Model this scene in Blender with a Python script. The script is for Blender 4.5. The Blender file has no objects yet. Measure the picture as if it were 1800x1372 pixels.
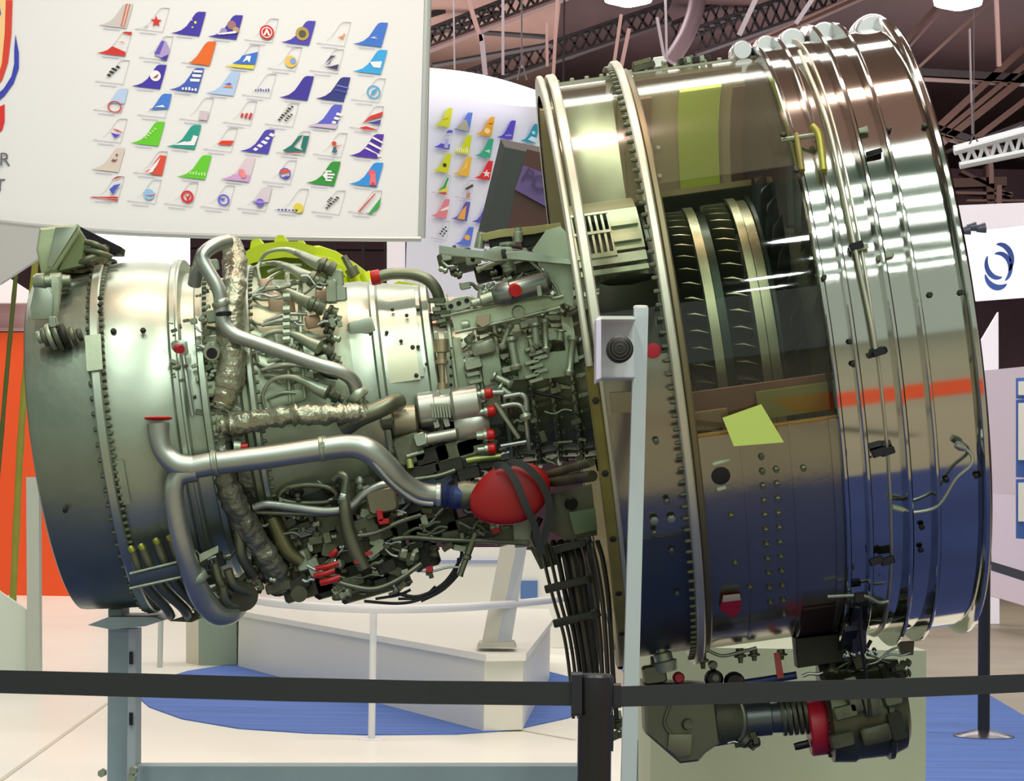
import bpy, math, random
from mathutils import Vector, Matrix
R_=random.Random(7)
# ---------------------------------------------------------------- camera, world, lights, exposure
S=bpy.context.scene; C=S.collection
F=4400.0; CX,CY=900.0,686.0
CAM=Vector((0,0,1.3))
_p=math.atan(214/F); _a=math.radians(0.8)
_r0=Vector((1,0,0)); _u0=Vector((0,-math.sin(_p),math.cos(_p))); FW=Vector((0,math.cos(_p),math.sin(_p)))
RT=_r0*math.cos(_a)+_u0*math.sin(_a); UP=-_r0*math.sin(_a)+_u0*math.cos(_a)
cd=bpy.data.cameras.new('camera'); cd.sensor_width=36; cd.lens=F/1800*36; cd.clip_end=300
cam=bpy.data.objects.new('camera',cd); C.objects.link(cam); S.camera=cam
M=Matrix.Identity(4)
for i in range(3):
    M[i][0]=RT[i]; M[i][1]=UP[i]; M[i][2]=-FW[i]; M[i][3]=CAM[i]
cam.matrix_world=M
def ray(px,py):
    d=FW*F+RT*(px-CX)-UP*(py-CY); return d/d.y
def P(px,py,Y): return CAM+ray(px,py)*Y
def PZ(px,py,z=0.0):
    d=ray(px,py); return CAM+d*((z-CAM.z)/d.z)
def hexc(h,a=1):
    if isinstance(h,(tuple,list)): c=[v/255 for v in h[:3]]
    else: c=[int(h[i:i+2],16)/255 for i in (0,2,4)]
    return tuple(((v/12.92) if v<=.04045 else ((v+.055)/1.055)**2.4) for v in c)+(a,)
S.view_settings.view_transform='Standard'; S.view_settings.look='None'; S.view_settings.gamma=1
S.view_settings.use_curve_mapping=False
S.view_settings.exposure=0.3
w=bpy.data.worlds.new('world'); S.world=w; w.use_nodes=True
w.node_tree.nodes['Background'].inputs[0].default_value=(.47,.52,.45,1)
w.node_tree.nodes['Background'].inputs[1].default_value=.92
def area(name,loc,sx,sy,power,col=(1,.98,.92),rot=(0,0,0)):
    l=bpy.data.lights.new(name,'AREA'); l.shape='RECTANGLE'; l.size=sx; l.size_y=sy; l.energy=power; l.color=col
    o=bpy.data.objects.new(name,l); C.objects.link(o); o.location=loc; o.rotation_euler=rot; return o
def disk(loc,d,power,col):
    l=bpy.data.lights.new('high_bay_light','AREA'); l.shape='DISK'; l.size=d; l.energy=power; l.color=col
    o=bpy.data.objects.new('high_bay_light',l); C.objects.link(o); o.location=loc
for k,(Y,pw) in enumerate(((7.3,150),(3.3,170),(.9,110),(-.9,110),(-2.8,110),(-6.2,120),(-9.5,120),(-13,110))):
    for x in ((-1.8,-.6,1.2,2.9) if k==0 else (-2.6,1.2,2.9) if k<5 else (-4,1.6,3.6)):
        disk((x+(.25 if k%2 else 0),Y,8.9),.55,pw*.5,(1,.68,.56) if k==0 else (.93,1,.93))
for Y,pw in ((12.6,620),(23,850),(34,1100)):
    area('hall_light',(0,Y,9.4),22,1.2,pw,(1,.97,.93))
# added up-facing fill lights that brighten the roof deck from below
for Y,pw,sy in ((2,560,10),(38,1900,16)):
    area('added_roof_fill',(0,Y,7.2),24,sy,pw,(1,.9,.88),(math.pi,0,0))
# added fill light above the frame, brightening the big banner
area('added_banner_fill',(-2.3,8.4,4.3),4.5,.3,34,(1,1,1),(math.radians(38),0,0))
# ---------------------------------------------------------------- materials
MT={}
def mat(name,col,rough=.5,metal=0.0,bump=0.0,bs=30,var=0.0,vs=6,aniso=0,emit=0,spec=None,sheen=0,alpha=1,stretch=None,col2=None):
    if name in MT: return MT[name]
    m=bpy.data.materials.new(name); m.use_nodes=True; nt=m.node_tree; b=nt.nodes['Principled BSDF']
    c=hexc(col); b.inputs['Base Color'].default_value=c; b.inputs['Roughness'].default_value=rough; b.inputs['Metallic'].default_value=metal
    if spec is not None: b.inputs['Specular IOR Level'].default_value=spec
    if bump or var or col2:
        tc=nt.nodes.new('ShaderNodeTexCoord'); src=tc.outputs['Object']
        if stretch:
            mp=nt.nodes.new('ShaderNodeMapping'); mp.inputs['Scale'].default_value=stretch; nt.links.new(src,mp.inputs[0]); src=mp.outputs[0]
    if var or col2:
        n=nt.nodes.new('ShaderNodeTexNoise'); n.inputs['Scale'].default_value=vs; n.inputs['Detail'].default_value=5; nt.links.new(src,n.inputs['Vector'])
        r=nt.nodes.new('ShaderNodeValToRGB'); r.color_ramp.elements[0].position=.32; r.color_ramp.elements[1].position=.68
        k=var or .3
        r.color_ramp.elements[0].color=hexc(col2) if col2 else tuple(v*(1-k) for v in c[:3])+(1,)
        r.color_ramp.elements[1].color=c if col2 else tuple(min(1,v*(1+k*.6)) for v in c[:3])+(1,)
        nt.links.new(n.outputs['Fac'],r.inputs[0]); nt.links.new(r.outputs[0],b.inputs['Base Color'])
        if metal:
            mr=nt.nodes.new('ShaderNodeMapRange'); mr.inputs[3].default_value=max(.03,rough-.08); mr.inputs[4].default_value=rough+.1
            nt.links.new(n.outputs['Fac'],mr.inputs[0]); nt.links.new(mr.outputs[0],b.inputs['Roughness'])
    if bump:
        n2=nt.nodes.new('ShaderNodeTexNoise'); n2.inputs['Scale'].default_value=bs; n2.inputs['Detail'].default_value=3; nt.links.new(src,n2.inputs['Vector'])
        bp=nt.nodes.new('ShaderNodeBump'); bp.inputs['Strength'].default_value=bump; bp.inputs['Distance'].default_value=.02
        nt.links.new(n2.outputs['Fac'],bp.inputs['Height']); nt.links.new(bp.outputs[0],b.inputs['Normal'])
    if aniso:
        b.inputs['Anisotropic'].default_value=aniso
        t=nt.nodes.new('ShaderNodeTangent'); t.direction_type='RADIAL'; t.axis='X'; b.inputs['Anisotropic Rotation'].default_value=.25; nt.links.new(t.outputs[0],b.inputs['Tangent'])
    if emit:
        b.inputs['Emission Color'].default_value=c; b.inputs['Emission Strength'].default_value=emit
    MT[name]=m; return m
SIL=mat('silver_casing',(172,184,166),.36,.9,.05,14,.10,3)
SILD=mat('dull_casing',(136,148,132),.42,.85,.06,20,.16,4)
CORE=mat('core_casing',(164,178,152),.42,.6,.05,25,.14,6)
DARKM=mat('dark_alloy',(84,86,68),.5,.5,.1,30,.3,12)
VDARK=mat('very_dark_alloy',(46,48,40),.55,.4,.1,30,.3,12)  # darkest of the alloys
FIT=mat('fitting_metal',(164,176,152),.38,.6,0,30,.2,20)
FITD=mat('dark_fitting_metal',(108,114,92),.42,.6,0,30,.3,20)  # darker fitting metal, used more towards the bottom
TUBE=mat('tube_metal',(176,184,174),.36,.85,0,10,.08,10)
TUBED=mat('dull_tube_metal',(122,128,106),.38,.75,0,10,.2,10)
POL=mat('polished_band',(190,192,184),.075,1.0,0,10,.05,2,aniso=.75)
CASE=mat('fan_case_metal',(152,150,136),.2,.92,.02,40,.10,3,aniso=.3)
FLG=mat('flange_metal',(198,198,178),.36,.65,0,10,.08,6)
LIP=mat('primer_lip',(126,120,58),.5,.3,.03,20,.2,12)
LINER=mat('olive_liner',(176,168,130),.75,.1,.05,14,.18,3)
BROWN=mat('brown_liner',(104,66,44),.6,.0,.05,14,.25,5)
OLIVE=mat('olive_panel',(112,110,52),.5,.0,.03,14,.15,5)
LIMEP=mat('lime_liner',(182,208,72),.7,0,.02,10,.06,3)
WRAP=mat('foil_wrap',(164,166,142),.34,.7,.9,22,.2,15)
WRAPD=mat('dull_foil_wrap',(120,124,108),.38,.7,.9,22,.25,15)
REDC=mat('red_cap_plastic',(190,20,18),.4,0)
REDP=mat('red_paint',(176,24,44),.45,0)
REDF=mat('red_cover_plastic',(150,8,10),.4,0)
BLK=mat('black_rubber',(24,26,28),.55,0)
BLACKM=mat('black_metal',(22,22,30),.35,.3)
BLUEC=mat('blue_fitting',(50,64,110),.4,.5)
BLADE=mat('blade_metal',(150,150,122),.3,.9,0,10,.15,8)
BLADED=mat('dark_blade_metal',(48,58,50),.3,.9,0,10,.2,8)
LIME=mat('lime_paint',(186,206,20),.35,0,.03,12,.08,5)
WHITEP=mat('white_powder_coat',(214,218,222),.45,0,0,10,.03,4)
GREYP=mat('grey_green_paint',(150,166,160),.5,0,0,10,.04,4)
GW=mat('white_gauge',(232,234,228),.5,0)
def glass(name,tint,rough=.03,haze=0):
    m=bpy.data.materials.new(name); m.use_nodes=True; nt=m.node_tree; nt.nodes.clear()
    o=nt.nodes.new('ShaderNodeOutputMaterial'); mx=nt.nodes.new('ShaderNodeMixShader'); t=nt.nodes.new('ShaderNodeBsdfTransparent'); g=nt.nodes.new('ShaderNodeBsdfGlossy'); f=nt.nodes.new('ShaderNodeFresnel')
    ge=nt.nodes.new('ShaderNodeNewGeometry'); mr=nt.nodes.new('ShaderNodeMapRange'); mr.inputs[3].default_value=1.45; mr.inputs[4].default_value=1/1.45; nt.links.new(ge.outputs['Backfacing'],mr.inputs[0]); nt.links.new(mr.outputs[0],f.inputs[0]); t.inputs[0].default_value=tint; g.inputs['Roughness'].default_value=rough
    nt.links.new(f.outputs[0],mx.inputs[0]); nt.links.new(t.outputs[0],mx.inputs[1]); nt.links.new(g.outputs[0],mx.inputs[2]); 
    if haze:
        df=nt.nodes.new('ShaderNodeBsdfDiffuse'); df.inputs[0].default_value=(.34,.31,.2,1); m2=nt.nodes.new('ShaderNodeMixShader'); m2.inputs[0].default_value=haze
        nt.links.new(mx.outputs[0],m2.inputs[1]); nt.links.new(df.outputs[0],m2.inputs[2]); nt.links.new(m2.outputs[0],o.inputs[0])
    else: nt.links.new(mx.outputs[0],o.inputs[0])
    return m
PLEX=glass('clear_acrylic',(.93,.95,.92,1))
PLEXH=glass('dusty_acrylic',(.93,.95,.9,1),.12,.075)
# ---------------------------------------------------------------- mesh builder
class MB:
    def __init__(s): s.v=[]; s.f=[]; s.m=[]; s.mats=[]
    def mi(s,m):
        if m not in s.mats: s.mats.append(m)
        return s.mats.index(m)
    def add(s,vs,fs,m=None):
        b=len(s.v); s.v+= [Vector(v) for v in vs]; s.f+=[tuple(b+i for i in f) for f in fs]; k=s.mi(m) if m else 0; s.m+=[k]*len(fs)
    def build(s,name,m=None,parent=None,smooth=True,ang=38,mw=None):
        me=bpy.data.meshes.new(name); me.from_pydata([tuple(v) for v in s.v],[],s.f)
        ms=s.mats if s.mats else [m]
        if m and s.mats and m not in s.mats: pass
        for x in ms: me.materials.append(x)
        if s.mats: me.polygons.foreach_set('material_index',s.m)
        if smooth:
            me.polygons.foreach_set('use_smooth',[True]*len(me.polygons)); me.set_sharp_from_angle(angle=math.radians(ang))
        me.update()
        o=bpy.data.objects.new(name,me); C.objects.link(o)
        if parent is not None: o.parent=parent
        if mw is not None: o.matrix_basis=mw
        return o
def prism(mb,pts,off,m=None,cham=0.0):
    """polygon pts (3D), extruded by vector off; cham insets the far face"""
    n=len(pts); pts=[Vector(p) for p in pts]; c=sum(pts,Vector())/n
    a=pts; b=[p+off*(1-(.0 if not cham else min(.4,cham))) for p in pts]
    if cham:
        d=[p+off+(c-p)*min(.35,cham) for p in pts]
        mb.add(a+b+d,[tuple(range(n))[::-1],tuple(range(2*n,3*n))]+[(i,(i+1)%n,n+(i+1)%n,n+i) for i in range(n)]+[(n+i,n+(i+1)%n,2*n+(i+1)%n,2*n+i) for i in range(n)],m)
    else:
        mb.add(a+b,[tuple(range(n))[::-1],tuple(range(n,2*n))]+[(i,(i+1)%n,n+(i+1)%n,n+i) for i in range(n)],m)
def frame(t):
    t=t.normalized(); r=Vector((0,1,0)) if abs(t.y)<.9 else Vector((1,0,0))
    a=t.cross(r).normalized(); return a,t.cross(a).normalized()
def tube(mb,pts,rad,n=10,m=None,caps=True,closed=False):
    pts=[Vector(p) for p in pts]; N=len(pts)
    if not isinstance(rad,(list,tuple)): rad=[rad]*N
    vs=[]; t0=(pts[1]-pts[0]).normalized(); a,b=frame(t0); prev=t0
    for i,p in enumerate(pts):
        if closed: t=(pts[(i+1)%N]-pts[i-1]).normalized()
        else: t=((pts[min(i+1,N-1)]-pts[max(i-1,0)])).normalized()
        q=prev.rotation_difference(t); a=q@a; b=q@b; prev=t
        for k in range(n):
            th=2*math.pi*k/n; vs.append(p+(a*math.cos(th)+b*math.sin(th))*rad[i])
    fs=[]
    for i in range(N if closed else N-1):
        j=(i+1)%N
        for k in range(n): fs.append((i*n+k,i*n+(k+1)%n,j*n+(k+1)%n,j*n+k))
    if caps and not closed: fs+= [tuple(range(n))[::-1],tuple(range((N-1)*n,N*n))]
    mb.add(vs,fs,m)
def spline(pts,sub=5,closed=False):
    out=[]; N=len(pts); pts=[tuple(p) for p in pts]
    if N<3: return pts
    rng=range(N) if closed else range(N-1)
    for i in rng:
        g=lambda k: pts[k%N] if closed else pts[max(0,min(N-1,k))]
        p0,p1,p2,p3=g(i-1),g(i),g(i+1),g(i+2)
        for s in range(sub):
            t=s/sub; out.append(tuple(.5*((2*b)+(-a+c)*t+(2*a-5*b+4*c-d)*t*t+(-a+3*b-3*c+d)*t**3) for a,b,c,d in zip(p0,p1,p2,p3)))
    if not closed: out.append(pts[-1])
    return out
def lathe(mb,prof,a0=0,a1=360,n=96,m=None,thick=None):
    """prof [(u,r)] metres, revolve about X; angle 0 = towards viewer (-Y), 90 = up"""
    full=abs(a1-a0)>=359.9; steps=max(2,int(n*abs(a1-a0)/360)); K=len(prof)
    vs=[]; cnt=steps if full else steps+1
    for i in range(cnt):
        th=math.radians(a0+(a1-a0)*i/steps)
        for (u,r) in prof: vs.append((u,-r*math.cos(th),r*math.sin(th)))
    fs=[]
    for i in range(steps):
        j=(i+1)%cnt
        for k in range(K-1): fs.append((i*K+k,i*K+k+1,j*K+k+1,j*K+k))
    mb.add(vs,fs,m)
def ringprof(u0,u1,r0,r1): return [(u0,r0),(u0,r1),(u1,r1),(u1,r0),(u0,r0)]
def turned(mb,p0,p1,prof,n=14,m=None):
    """profile [(t,r)] along p0->p1"""
    p0,p1=Vector(p0),Vector(p1); pts=[p0+(p1-p0)*t for t,_ in prof]
    d=(p1-p0).normalized(); a,b=frame(d); vs=[]
    for p,(t,r) in zip(pts,prof):
        for k in range(n):
            th=2*math.pi*k/n; vs.append(p+(a*math.cos(th)+b*math.sin(th))*r)
    K=len(prof); fs=[(i*n+k,i*n+(k+1)%n,(i+1)*n+(k+1)%n,(i+1)*n+k) for i in range(K-1) for k in range(n)]
    fs+=[tuple(range(n))[::-1],tuple(range((K-1)*n,K*n))]; mb.add(vs,fs,m)
def disc(mb,c,nrm,r,h,n=16,m=None): turned(mb,Vector(c),Vector(c)+Vector(nrm).normalized()*h,[(0,r),(.8,r),(1,r*.85)],n,m)
def box(mb,lo,hi,m=None,ch=0):
    x0,y0,z0=lo; x1,y1,z1=hi
    mb.add([(x0,y0,z0),(x1,y0,z0),(x1,y1,z0),(x0,y1,z0),(x0,y0,z1),(x1,y0,z1),(x1,y1,z1),(x0,y1,z1)],[(0,3,2,1),(4,5,6,7),(0,1,5,4),(1,2,6,5),(2,3,7,6),(3,0,4,7)],m)
def tag(o,label=None,cat=None,group=None,kind=None):
    if label: o['label']=label
    if cat: o['category']=cat
    if group: o['group']=group
    if kind: o['kind']=kind
    return o
def empty(name,loc=(0,0,0),mw=None):
    o=bpy.data.objects.new(name,None); C.objects.link(o); o.empty_display_size=.1
    if mw is not None: o.matrix_world=mw
    else: o.location=loc
    return o
def thing(name,label,cat,loc=(0,0,0),group=None,mw=None):
    return tag(empty(name,loc,mw),label,cat,group)
def slab_px(mb,pxs,Y,t,m=None,cham=0):
    """polygon given in pixels at distance(s) Y, with thickness t away from the viewer"""
    Ys=Y if isinstance(Y,(list,tuple)) else [Y]*len(pxs)
    prism(mb,[P(x,y,q)+Vector((0,t,0)) for (x,y),q in zip(pxs,Ys)],Vector((0,-t,0)),m,cham)
def relb(o):
    """shift a world-space mesh so its origin sits at its lowest centre"""
    me=o.data; vs=[v.co.copy() for v in me.vertices]
    c=Vector((sum(v.x for v in vs)/len(vs),sum(v.y for v in vs)/len(vs),min(v.z for v in vs)))
    me.transform(Matrix.Translation(-c)); o.location=c; return o
def relw(o,root): o.data.transform(Matrix.Translation(-root.location)); return o
# ================================================================ SETTING
m=MB(); box(m,(-30,-16,-.2),(30,80,0)); fl=m.build('floor',mat('hall_floor',(150,140,120),.5,0,.02,20,.1,1.2)); tag(fl,kind='structure')
WFL=mat('white_stand_floor',(232,232,218),.35,0,0,10,.03,.8)
m=MB(); prism(m,[(-14,8.4,0.0),(6,8.4,0.0),(6,11.4,0),(.66,11.4,0),(.9,24,0),(.9,44,0),(-14,44,0)],Vector((0,0,.012))); tag(m.build('floor',WFL,smooth=False),kind='structure')
CAR=mat('blue_carpet',(84,118,190),.9,0,.4,60,.18,1.5,stretch=(.6,6,1))
m=MB(); pts=[(245,1228),(262,1243),(320,1264),(420,1281),(540,1289),(640,1292),(800,1291),(900,1284),(1000,1262),(1060,1232),(1040,1200),(960,1180),(760,1165),(560,1160),(418,1166),(330,1180),(290,1192),(255,1210)]
prism(m,[PZ(x,y,.012) for x,y in pts][::-1],Vector((0,0,.008))); tag(m.build('floor',CAR,smooth=False),kind='structure')
m=MB(); a,b,c,d=PZ(1480,1090),PZ(1700,1200),PZ(1830,1277),PZ(2100,1420)
prism(m,[(.95,11.4,0),(6,11.4,0),(6,12,0),(d.x,d.y,0),(c.x,c.y,0),(b.x,b.y,0),(1.75,21.5,0),(.95,23,0)],Vector((0,0,.01))); tag(m.build('floor',CAR,smooth=False),kind='structure')
m=MB(); prism(m,[(-7,5.3,0),(6,5.3,0),(6,8.35,0),(-7,8.35,0)],Vector((0,0,.01))); tag(m.build('floor',mat('blue_carpet_near',(52,66,122),.9,0,.4,60,.18,2),smooth=False),kind='structure')
m=MB(); prism(m,[(1.35,2.2,0),(7,2.2,0),(7,3.15,0),(1.35,3.15,0)],Vector((0,0,.01))); tag(m.build('floor',mat('orange_reflection_strip',(214,72,26),.9,0,.3,60,.1,2),smooth=False),kind='structure')  # unseen orange strip added only to be mirrored in the polished bands
# floor joints in the white floor
for q in ([(0,1372),(190,1235)],[(620,1230),(1010,1300)]):
    m=MB(); p0,p1=PZ(*q[0],.013),PZ(*q[1],.013); n=Vector((0,0,1)).cross(p1-p0).normalized()*.012
    prism(m,[p0-n,p1-n,p1+n,p0+n],Vector((0,0,.003))); tag(m.build('trim_1',mat('joint_grey',(196,190,172),.8),smooth=False),kind='structure')
# ceiling and far wall
DECK=mat('roof_deck',(152,122,112),.8,0,.2,2,.25,.5,stretch=(1,.25,1))
DECKD=mat('dark_roof_deck',(66,44,46),.85,0,.2,2,.5,.5,stretch=(1,.25,1))
xL=(965-900)/F*50
m=MB(); box(m,(-26,2.2,10.0),(xL,62,10.25)); tag(m.build('ceiling',DECK),kind='structure')
m=MB(); box(m,(-26,-18,10.0),(26,2.2,10.25)); tag(m.build('ceiling',mat('lamp_glare_teal_deck',(72,98,86),.8,0,.2,2,.3,.5)),kind='structure')  # unseen roof section tinted teal to imitate lamp glare mirrored in the bands
m=MB(); box(m,(xL,30,10.0),(26,62,10.25)); tag(m.build('ceiling',DECKD),kind='structure')
m=MB(); box(m,(xL,2.2,10.0),(26,30,10.25)); tag(m.build('ceiling',DECK),kind='structure')
m=MB(); box(m,(-26,62,0),(26,62.3,10.0)); tag(m.build('wall_back',mat('far_wall_mauve',(150,120,138),.85,0,0,10,.3,.3)),kind='structure')
for s_,x in (('left',-26.3),('right',26)):
    m=MB(); box(m,(x,26,0),(x+.3,62,10.0)); tag(m.build('wall_'+s_,MT['far_wall_mauve']),kind='structure')
# deck planks / purlins crossing the ceiling
DK=mat('dark_steel',(34,24,28),.6,.3); RS=mat('rust_steel',(72,46,38),.6,.2); PK=mat('pink_beam',(96,70,66),.6,.1); WS=mat('white_pole',(92,82,86),.5)
CEIL=empty('roof_steelwork'); tag(CEIL,'brown steel roof trusses and beams crossing under the dark hall roof','roof trusses')
def beam(name,x0,y0,x1,y1,wpx,Y,mt,Y2=None,parent=CEIL,dep=.3):
    Y2=Y2 or Y; q=.77 if Y<57 else 1; Y,Y2=Y*q,Y2*q; p0,p1=P(x0,y0,Y),P(x1,y1,Y2); d=(p1-p0).normalized(); s=d.cross(Vector((0,1,0))).normalized()*(wpx/F*Y/2)
    m=MB(); prism(m,[p0-s,p1-s,p1+s,p0+s],Vector((0,dep,0))); o=m.build(name,mt,parent,smooth=False); return o
def truss(x0,y0,x1,y1,hpx,Y,mt,npan,w=5,Y2=None,flip=1):
    beam('bottom_chord',x0,y0,x1,y1,w,Y,mt,Y2); beam('top_chord',x0,y0-hpx*flip,x1,y1-hpx*flip,w,Y,mt,Y2)
    for i in range(npan):
        a=i/npan; b=(i+.5)/npan; c=(i+1)/npan
        q=lambda t,h:(x0+(x1-x0)*t,y0+(y1-y0)*t-h*flip)
        for (s,e) in ((q(a,0),q(b,hpx)),(q(b,hpx),q(c,0)),(q(a,hpx),q(b,0)),(q(b,0),q(c,hpx))):
            beam('web_bar',s[0],s[1],e[0],e[1],w*.7,Y+.1,mt,dep=.12)
truss(700,103,1010,-18,32,50,DK,9)
truss(820,158,1180,35,34,54,DK,9)
truss(1225,92,1560,-25,44,50,DK,9,5)
truss(1180,80,1390,-8,40,55,DK,6,4)
beam('beam',700,106,1010,-12,4,49,PK)
beam('beam',1290,92,1540,-18,7,49,RS); beam('beam',1290,86,1510,-12,3,48.8,PK)
beam('beam',752,165,1010,95,4,55,DK); beam('beam',752,60,960,-5,3,56,DK); beam('beam',752,25,900,-20,3,56,DK)
beam('beam',760,48,960,62,3,52,DK); beam('beam',760,112,970,75,4,52,DK)
for (x0,y0,x1,y1,wd,mt) in ((1582,84,1660,-4,9,RS),(1590,92,1672,0,4,PK),(1615,118,1748,-6,5,PK),(1595,126,1810,138,16,DK),(1600,134,1800,144,4,PK),
    (1640,232,1800,84,12,RS),(1650,240,1805,112,9,RS),(1662,246,1810,128,12,RS),(1690,262,1810,170,10,RS),(1640,222,1810,236,12,DK),(1645,235,1800,245,3,RS),
    (1655,322,1770,318,16,RS),(1660,338,1780,340,5,PK),(1700,352,1790,352,4,PK),(1740,290,1742,360,14,RS),(1690,300,1780,345,6,RS),(1656,270,1800,215,6,DK)):
    if x1>=1790: y1+=(y1-y0)/(x1-x0)*500 if abs(y1-y0)<20 else 0; x1+=500 if abs(y1-y0)<40 else 0
    beam('beam',x0,y0,x1,y1,wd,52,mt)
for (x,y0,y1,x1,wd,mt) in ((822,-5,72,846,8,PK),(846,60,130,853,9,WS),(884,-5,130,884,5,WS),(797,-5,120,799,3,WS),(917,-5,118,917,3,WS),(980,-5,145,972,6,PK),(961,40,115,962,5,PK),(1752,-5,115,1757,7,PK),(1742,285,322,1744,7,PK),(1757,325,360,1757,8,PK),(1092,25,108,1080,6,PK),(1106,50,118,1092,7,PK),(1155,30,112,1170,5,WS),(1170,-5,100,1172,4,WS),(1330,-5,60,1300,9,WS),(1430,-5,40,1400,8,WS),(1705,50,235,1710,2,WS)):
    beam('hanger',x,y0,x1,y1,wd,46,mt,dep=.08)
m=MB(); tube(m,spline([P(1228,-20,38),P(1222,20,38),P(1205,65,38),P(1178,108,38)],5),15/F*38,12); m.build('duct',mat('duct_grey',(88,68,74),.5,.2),CEIL)
# far wall posts seen under the banner
for x,wd in ((392,3),(516,5),(588,6),(638,6),(676,4)): beam('wall_post',x,395,x+1,500,wd,58,WS,dep=.1)
for y in (412,422,440): beam('wall_rail',330,y-4,690,y,3,60,DK,dep=.05)
# high-bay lamps
EM=mat('lamp_lens',(255,255,255),.5,0,emit=14)
for i,(x,y) in enumerate(((1104,8),(1684,14))):
    t=thing('high_bay_lamp',('round high bay lamp hanging left of the fan' if i==0 else 'round high bay lamp hanging above the white truss at right'),'lamp',P(x,y,38))
    b=Vector((0,0,0)); m=MB(); turned(m,b+Vector((0,0,.22)),b+Vector((0,0,.75)),[(0,.4),(.25,.34),(.6,.1),(1,.05)],20); m.build('lamp_shade',mat('lamp_housing',(120,124,124),.4,.6),t)
    m=MB(); turned(m,b+Vector((0,0,-.02)),b+Vector((0,0,.22)),[(0,.12),(.3,.36),(1,.4)],20); m.build('lamp_lens',EM,t)
    m=MB(); turned(m,b+Vector((0,0,.7)),b+Vector((0,0,1.4)),[(0,.03),(1,.03)],6); m.build('stem',DK,t)
# ---------------------------------------------------------------- orange wall etc on the left
ORG=mat('orange_wall',(226,78,16),.6); 
m=MB(); slab_px(m,[(-60,1052),(-60,584),(178,584),(178,1050)],36,.2); relb(tag(m.build('exhibition_wall',ORG,smooth=False),'tall plain orange exhibition wall far behind the turbine end','wall'))
m=MB(); slab_px(m,[(-60,582),(-60,576),(150,576),(150,582)],36,.3); slab_px(m,[(-60,576),(-60,532),(150,532),(150,576)],36.1,.2,None)
t=m.build('wall_header',mat('mauve_header',(178,142,146),.6),smooth=False); relb(tag(t,'mauve header beam along the top of the orange wall','beam'))
m=MB(); slab_px(m,[(-40,532),(-40,495),(8,484),(52,512),(52,532)],35.8,.2); relb(tag(m.build('canopy',mat('canopy_white',(240,236,240),.6,emit=0),smooth=False),'white peaked canopy above the orange wall at far left','canopy'))
m=MB(); slab_px(m,[(150,462),(152,405),(330,410),(330,462)],40,.3); lb=relb(tag(m.build('light_box',mat('light_box_white',(255,252,255),.5,emit=1.0),smooth=False),'glowing white light box behind the turbine bracket, under the banner','light box'))
for x in (170,310):
    m=MB(); p=P(x,408,40.1); tube(m,[p,Vector((p.x,p.y,9.99))],.02,6); relw(m.build('hanging_cable',DK,lb),lb)
# partition at left
t=thing('partition',"pale grey partition with a curved top at the lower left",'partition',PZ(40,1215))
def rel(o,root): o.data.transform(Matrix.Translation(-root.location)); return o
Yp=PZ(40,1215).y
m=MB(); slab_px(m,[(-60,1215),(-60,1000),(-20,1022),(0,1040),(30,1060),(62,1084),(62,1190),(62,1215)],Yp,.06); relw(m.build('panel',mat('partition_paint',(196,208,196),.5),t,smooth=False),t)
m=MB(); slab_px(m,[(48,1216),(46,838),(68,838),(70,1216)],Yp-.05,.1); relw(m.build('edge_post',mat('partition_post',(176,184,172),.45,.2),t,smooth=False),t)
# bamboo
for i,(pts,c,wd) in enumerate(((((30,462),(17,600),(3,760),(-22,1060),(-30,1196)),(74,88,24),8),(((64,438),(50,600),(36,780),(22,1066),(14,1200)),(136,140,44),12))):
    Yb=19; ps=[P(x,y,Yb) for x,y in pts]; sp=spline(ps,8); rr=[(wd/2/F*Yb)*(1.12 if k%4==0 else 1) for k in range(len(sp))]
    m=MB(); tube(m,sp,rr,8); o=m.build('bamboo_pole',mat('bamboo%d'%i,c,.5,0,0,10,.15,4)); relb(tag(o,('dark thin bamboo pole, leftmost, before the orange wall' if i==0 else 'thick yellow green bamboo pole beside the grey partition post'),'bamboo pole','bamboo poles at left'))
# grey upper left panel
m=MB(); slab_px(m,[(-60,520),(-60,380),(96,394),(88,440),(0,498)],14,.06); relb(tag(m.build('hanging_panel',mat('panel_grey',(176,180,180),.6),smooth=False),'plain grey hanging panel under the banner at far left','panel'))
# ---------------------------------------------------------------- rail, counters
def poly_prism_floor(name,pxs,z0,z1,mt,parent=None,**k):
    m=MB(); prism(m,[Vector((p.x,p.y,z0)) for p in pxs],Vector((0,0,z1-z0))); return m.build(name,mt,parent,smooth=False)
A,B,Cc,D=PZ(418,1174),PZ(850,1290),PZ(918,1288),PZ(966,1195)
WC=mat('white_counter',(224,224,212),.35); 
t=thing('display_counter','long low white display counter behind the round blue carpet','counter',(B.x,B.y,0))
pts=[A,B,Cc,D,Vector((D.x,A.y+1.2,0)),Vector((A.x,A.y+1.2,0))]
if 1:
    c=Vector((sum(p.x for p in pts)/6,sum(p.y for p in pts)/6,0))
    relw(poly_prism_floor('counter_body',pts,.02,.43,WC,t),t)
    relw(poly_prism_floor('countertop',[p+(p-c)*.02 for p in pts],.43,.47,mat('counter_top',(236,236,224),.3),t),t)
# white back wall behind the counter
m=MB(); slab_px(m,[(560,1138),(560,985),(690,962),(880,962),(1010,975),(1010,1138)],24,.2); bp=relb(tag(m.build('back_panel',mat('back_panel_white',(236,236,228),.5),smooth=False),'white panel wall behind the counter, below the core','panel'))
m=MB(); slab_px(m,[(700,990),(700,984),(880,984),(880,990)],23.95,.1); relw(m.build('shelf',mat('shelf_blue',(150,160,196),.5),bp,smooth=False),bp)
m=MB(); slab_px(m,[(915,1052),(915,1020),(945,1020),(945,1052)],23.97,.03); relw(m.build('poster',mat('poster_blue',(84,120,176),.5),bp,smooth=False),bp)
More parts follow.
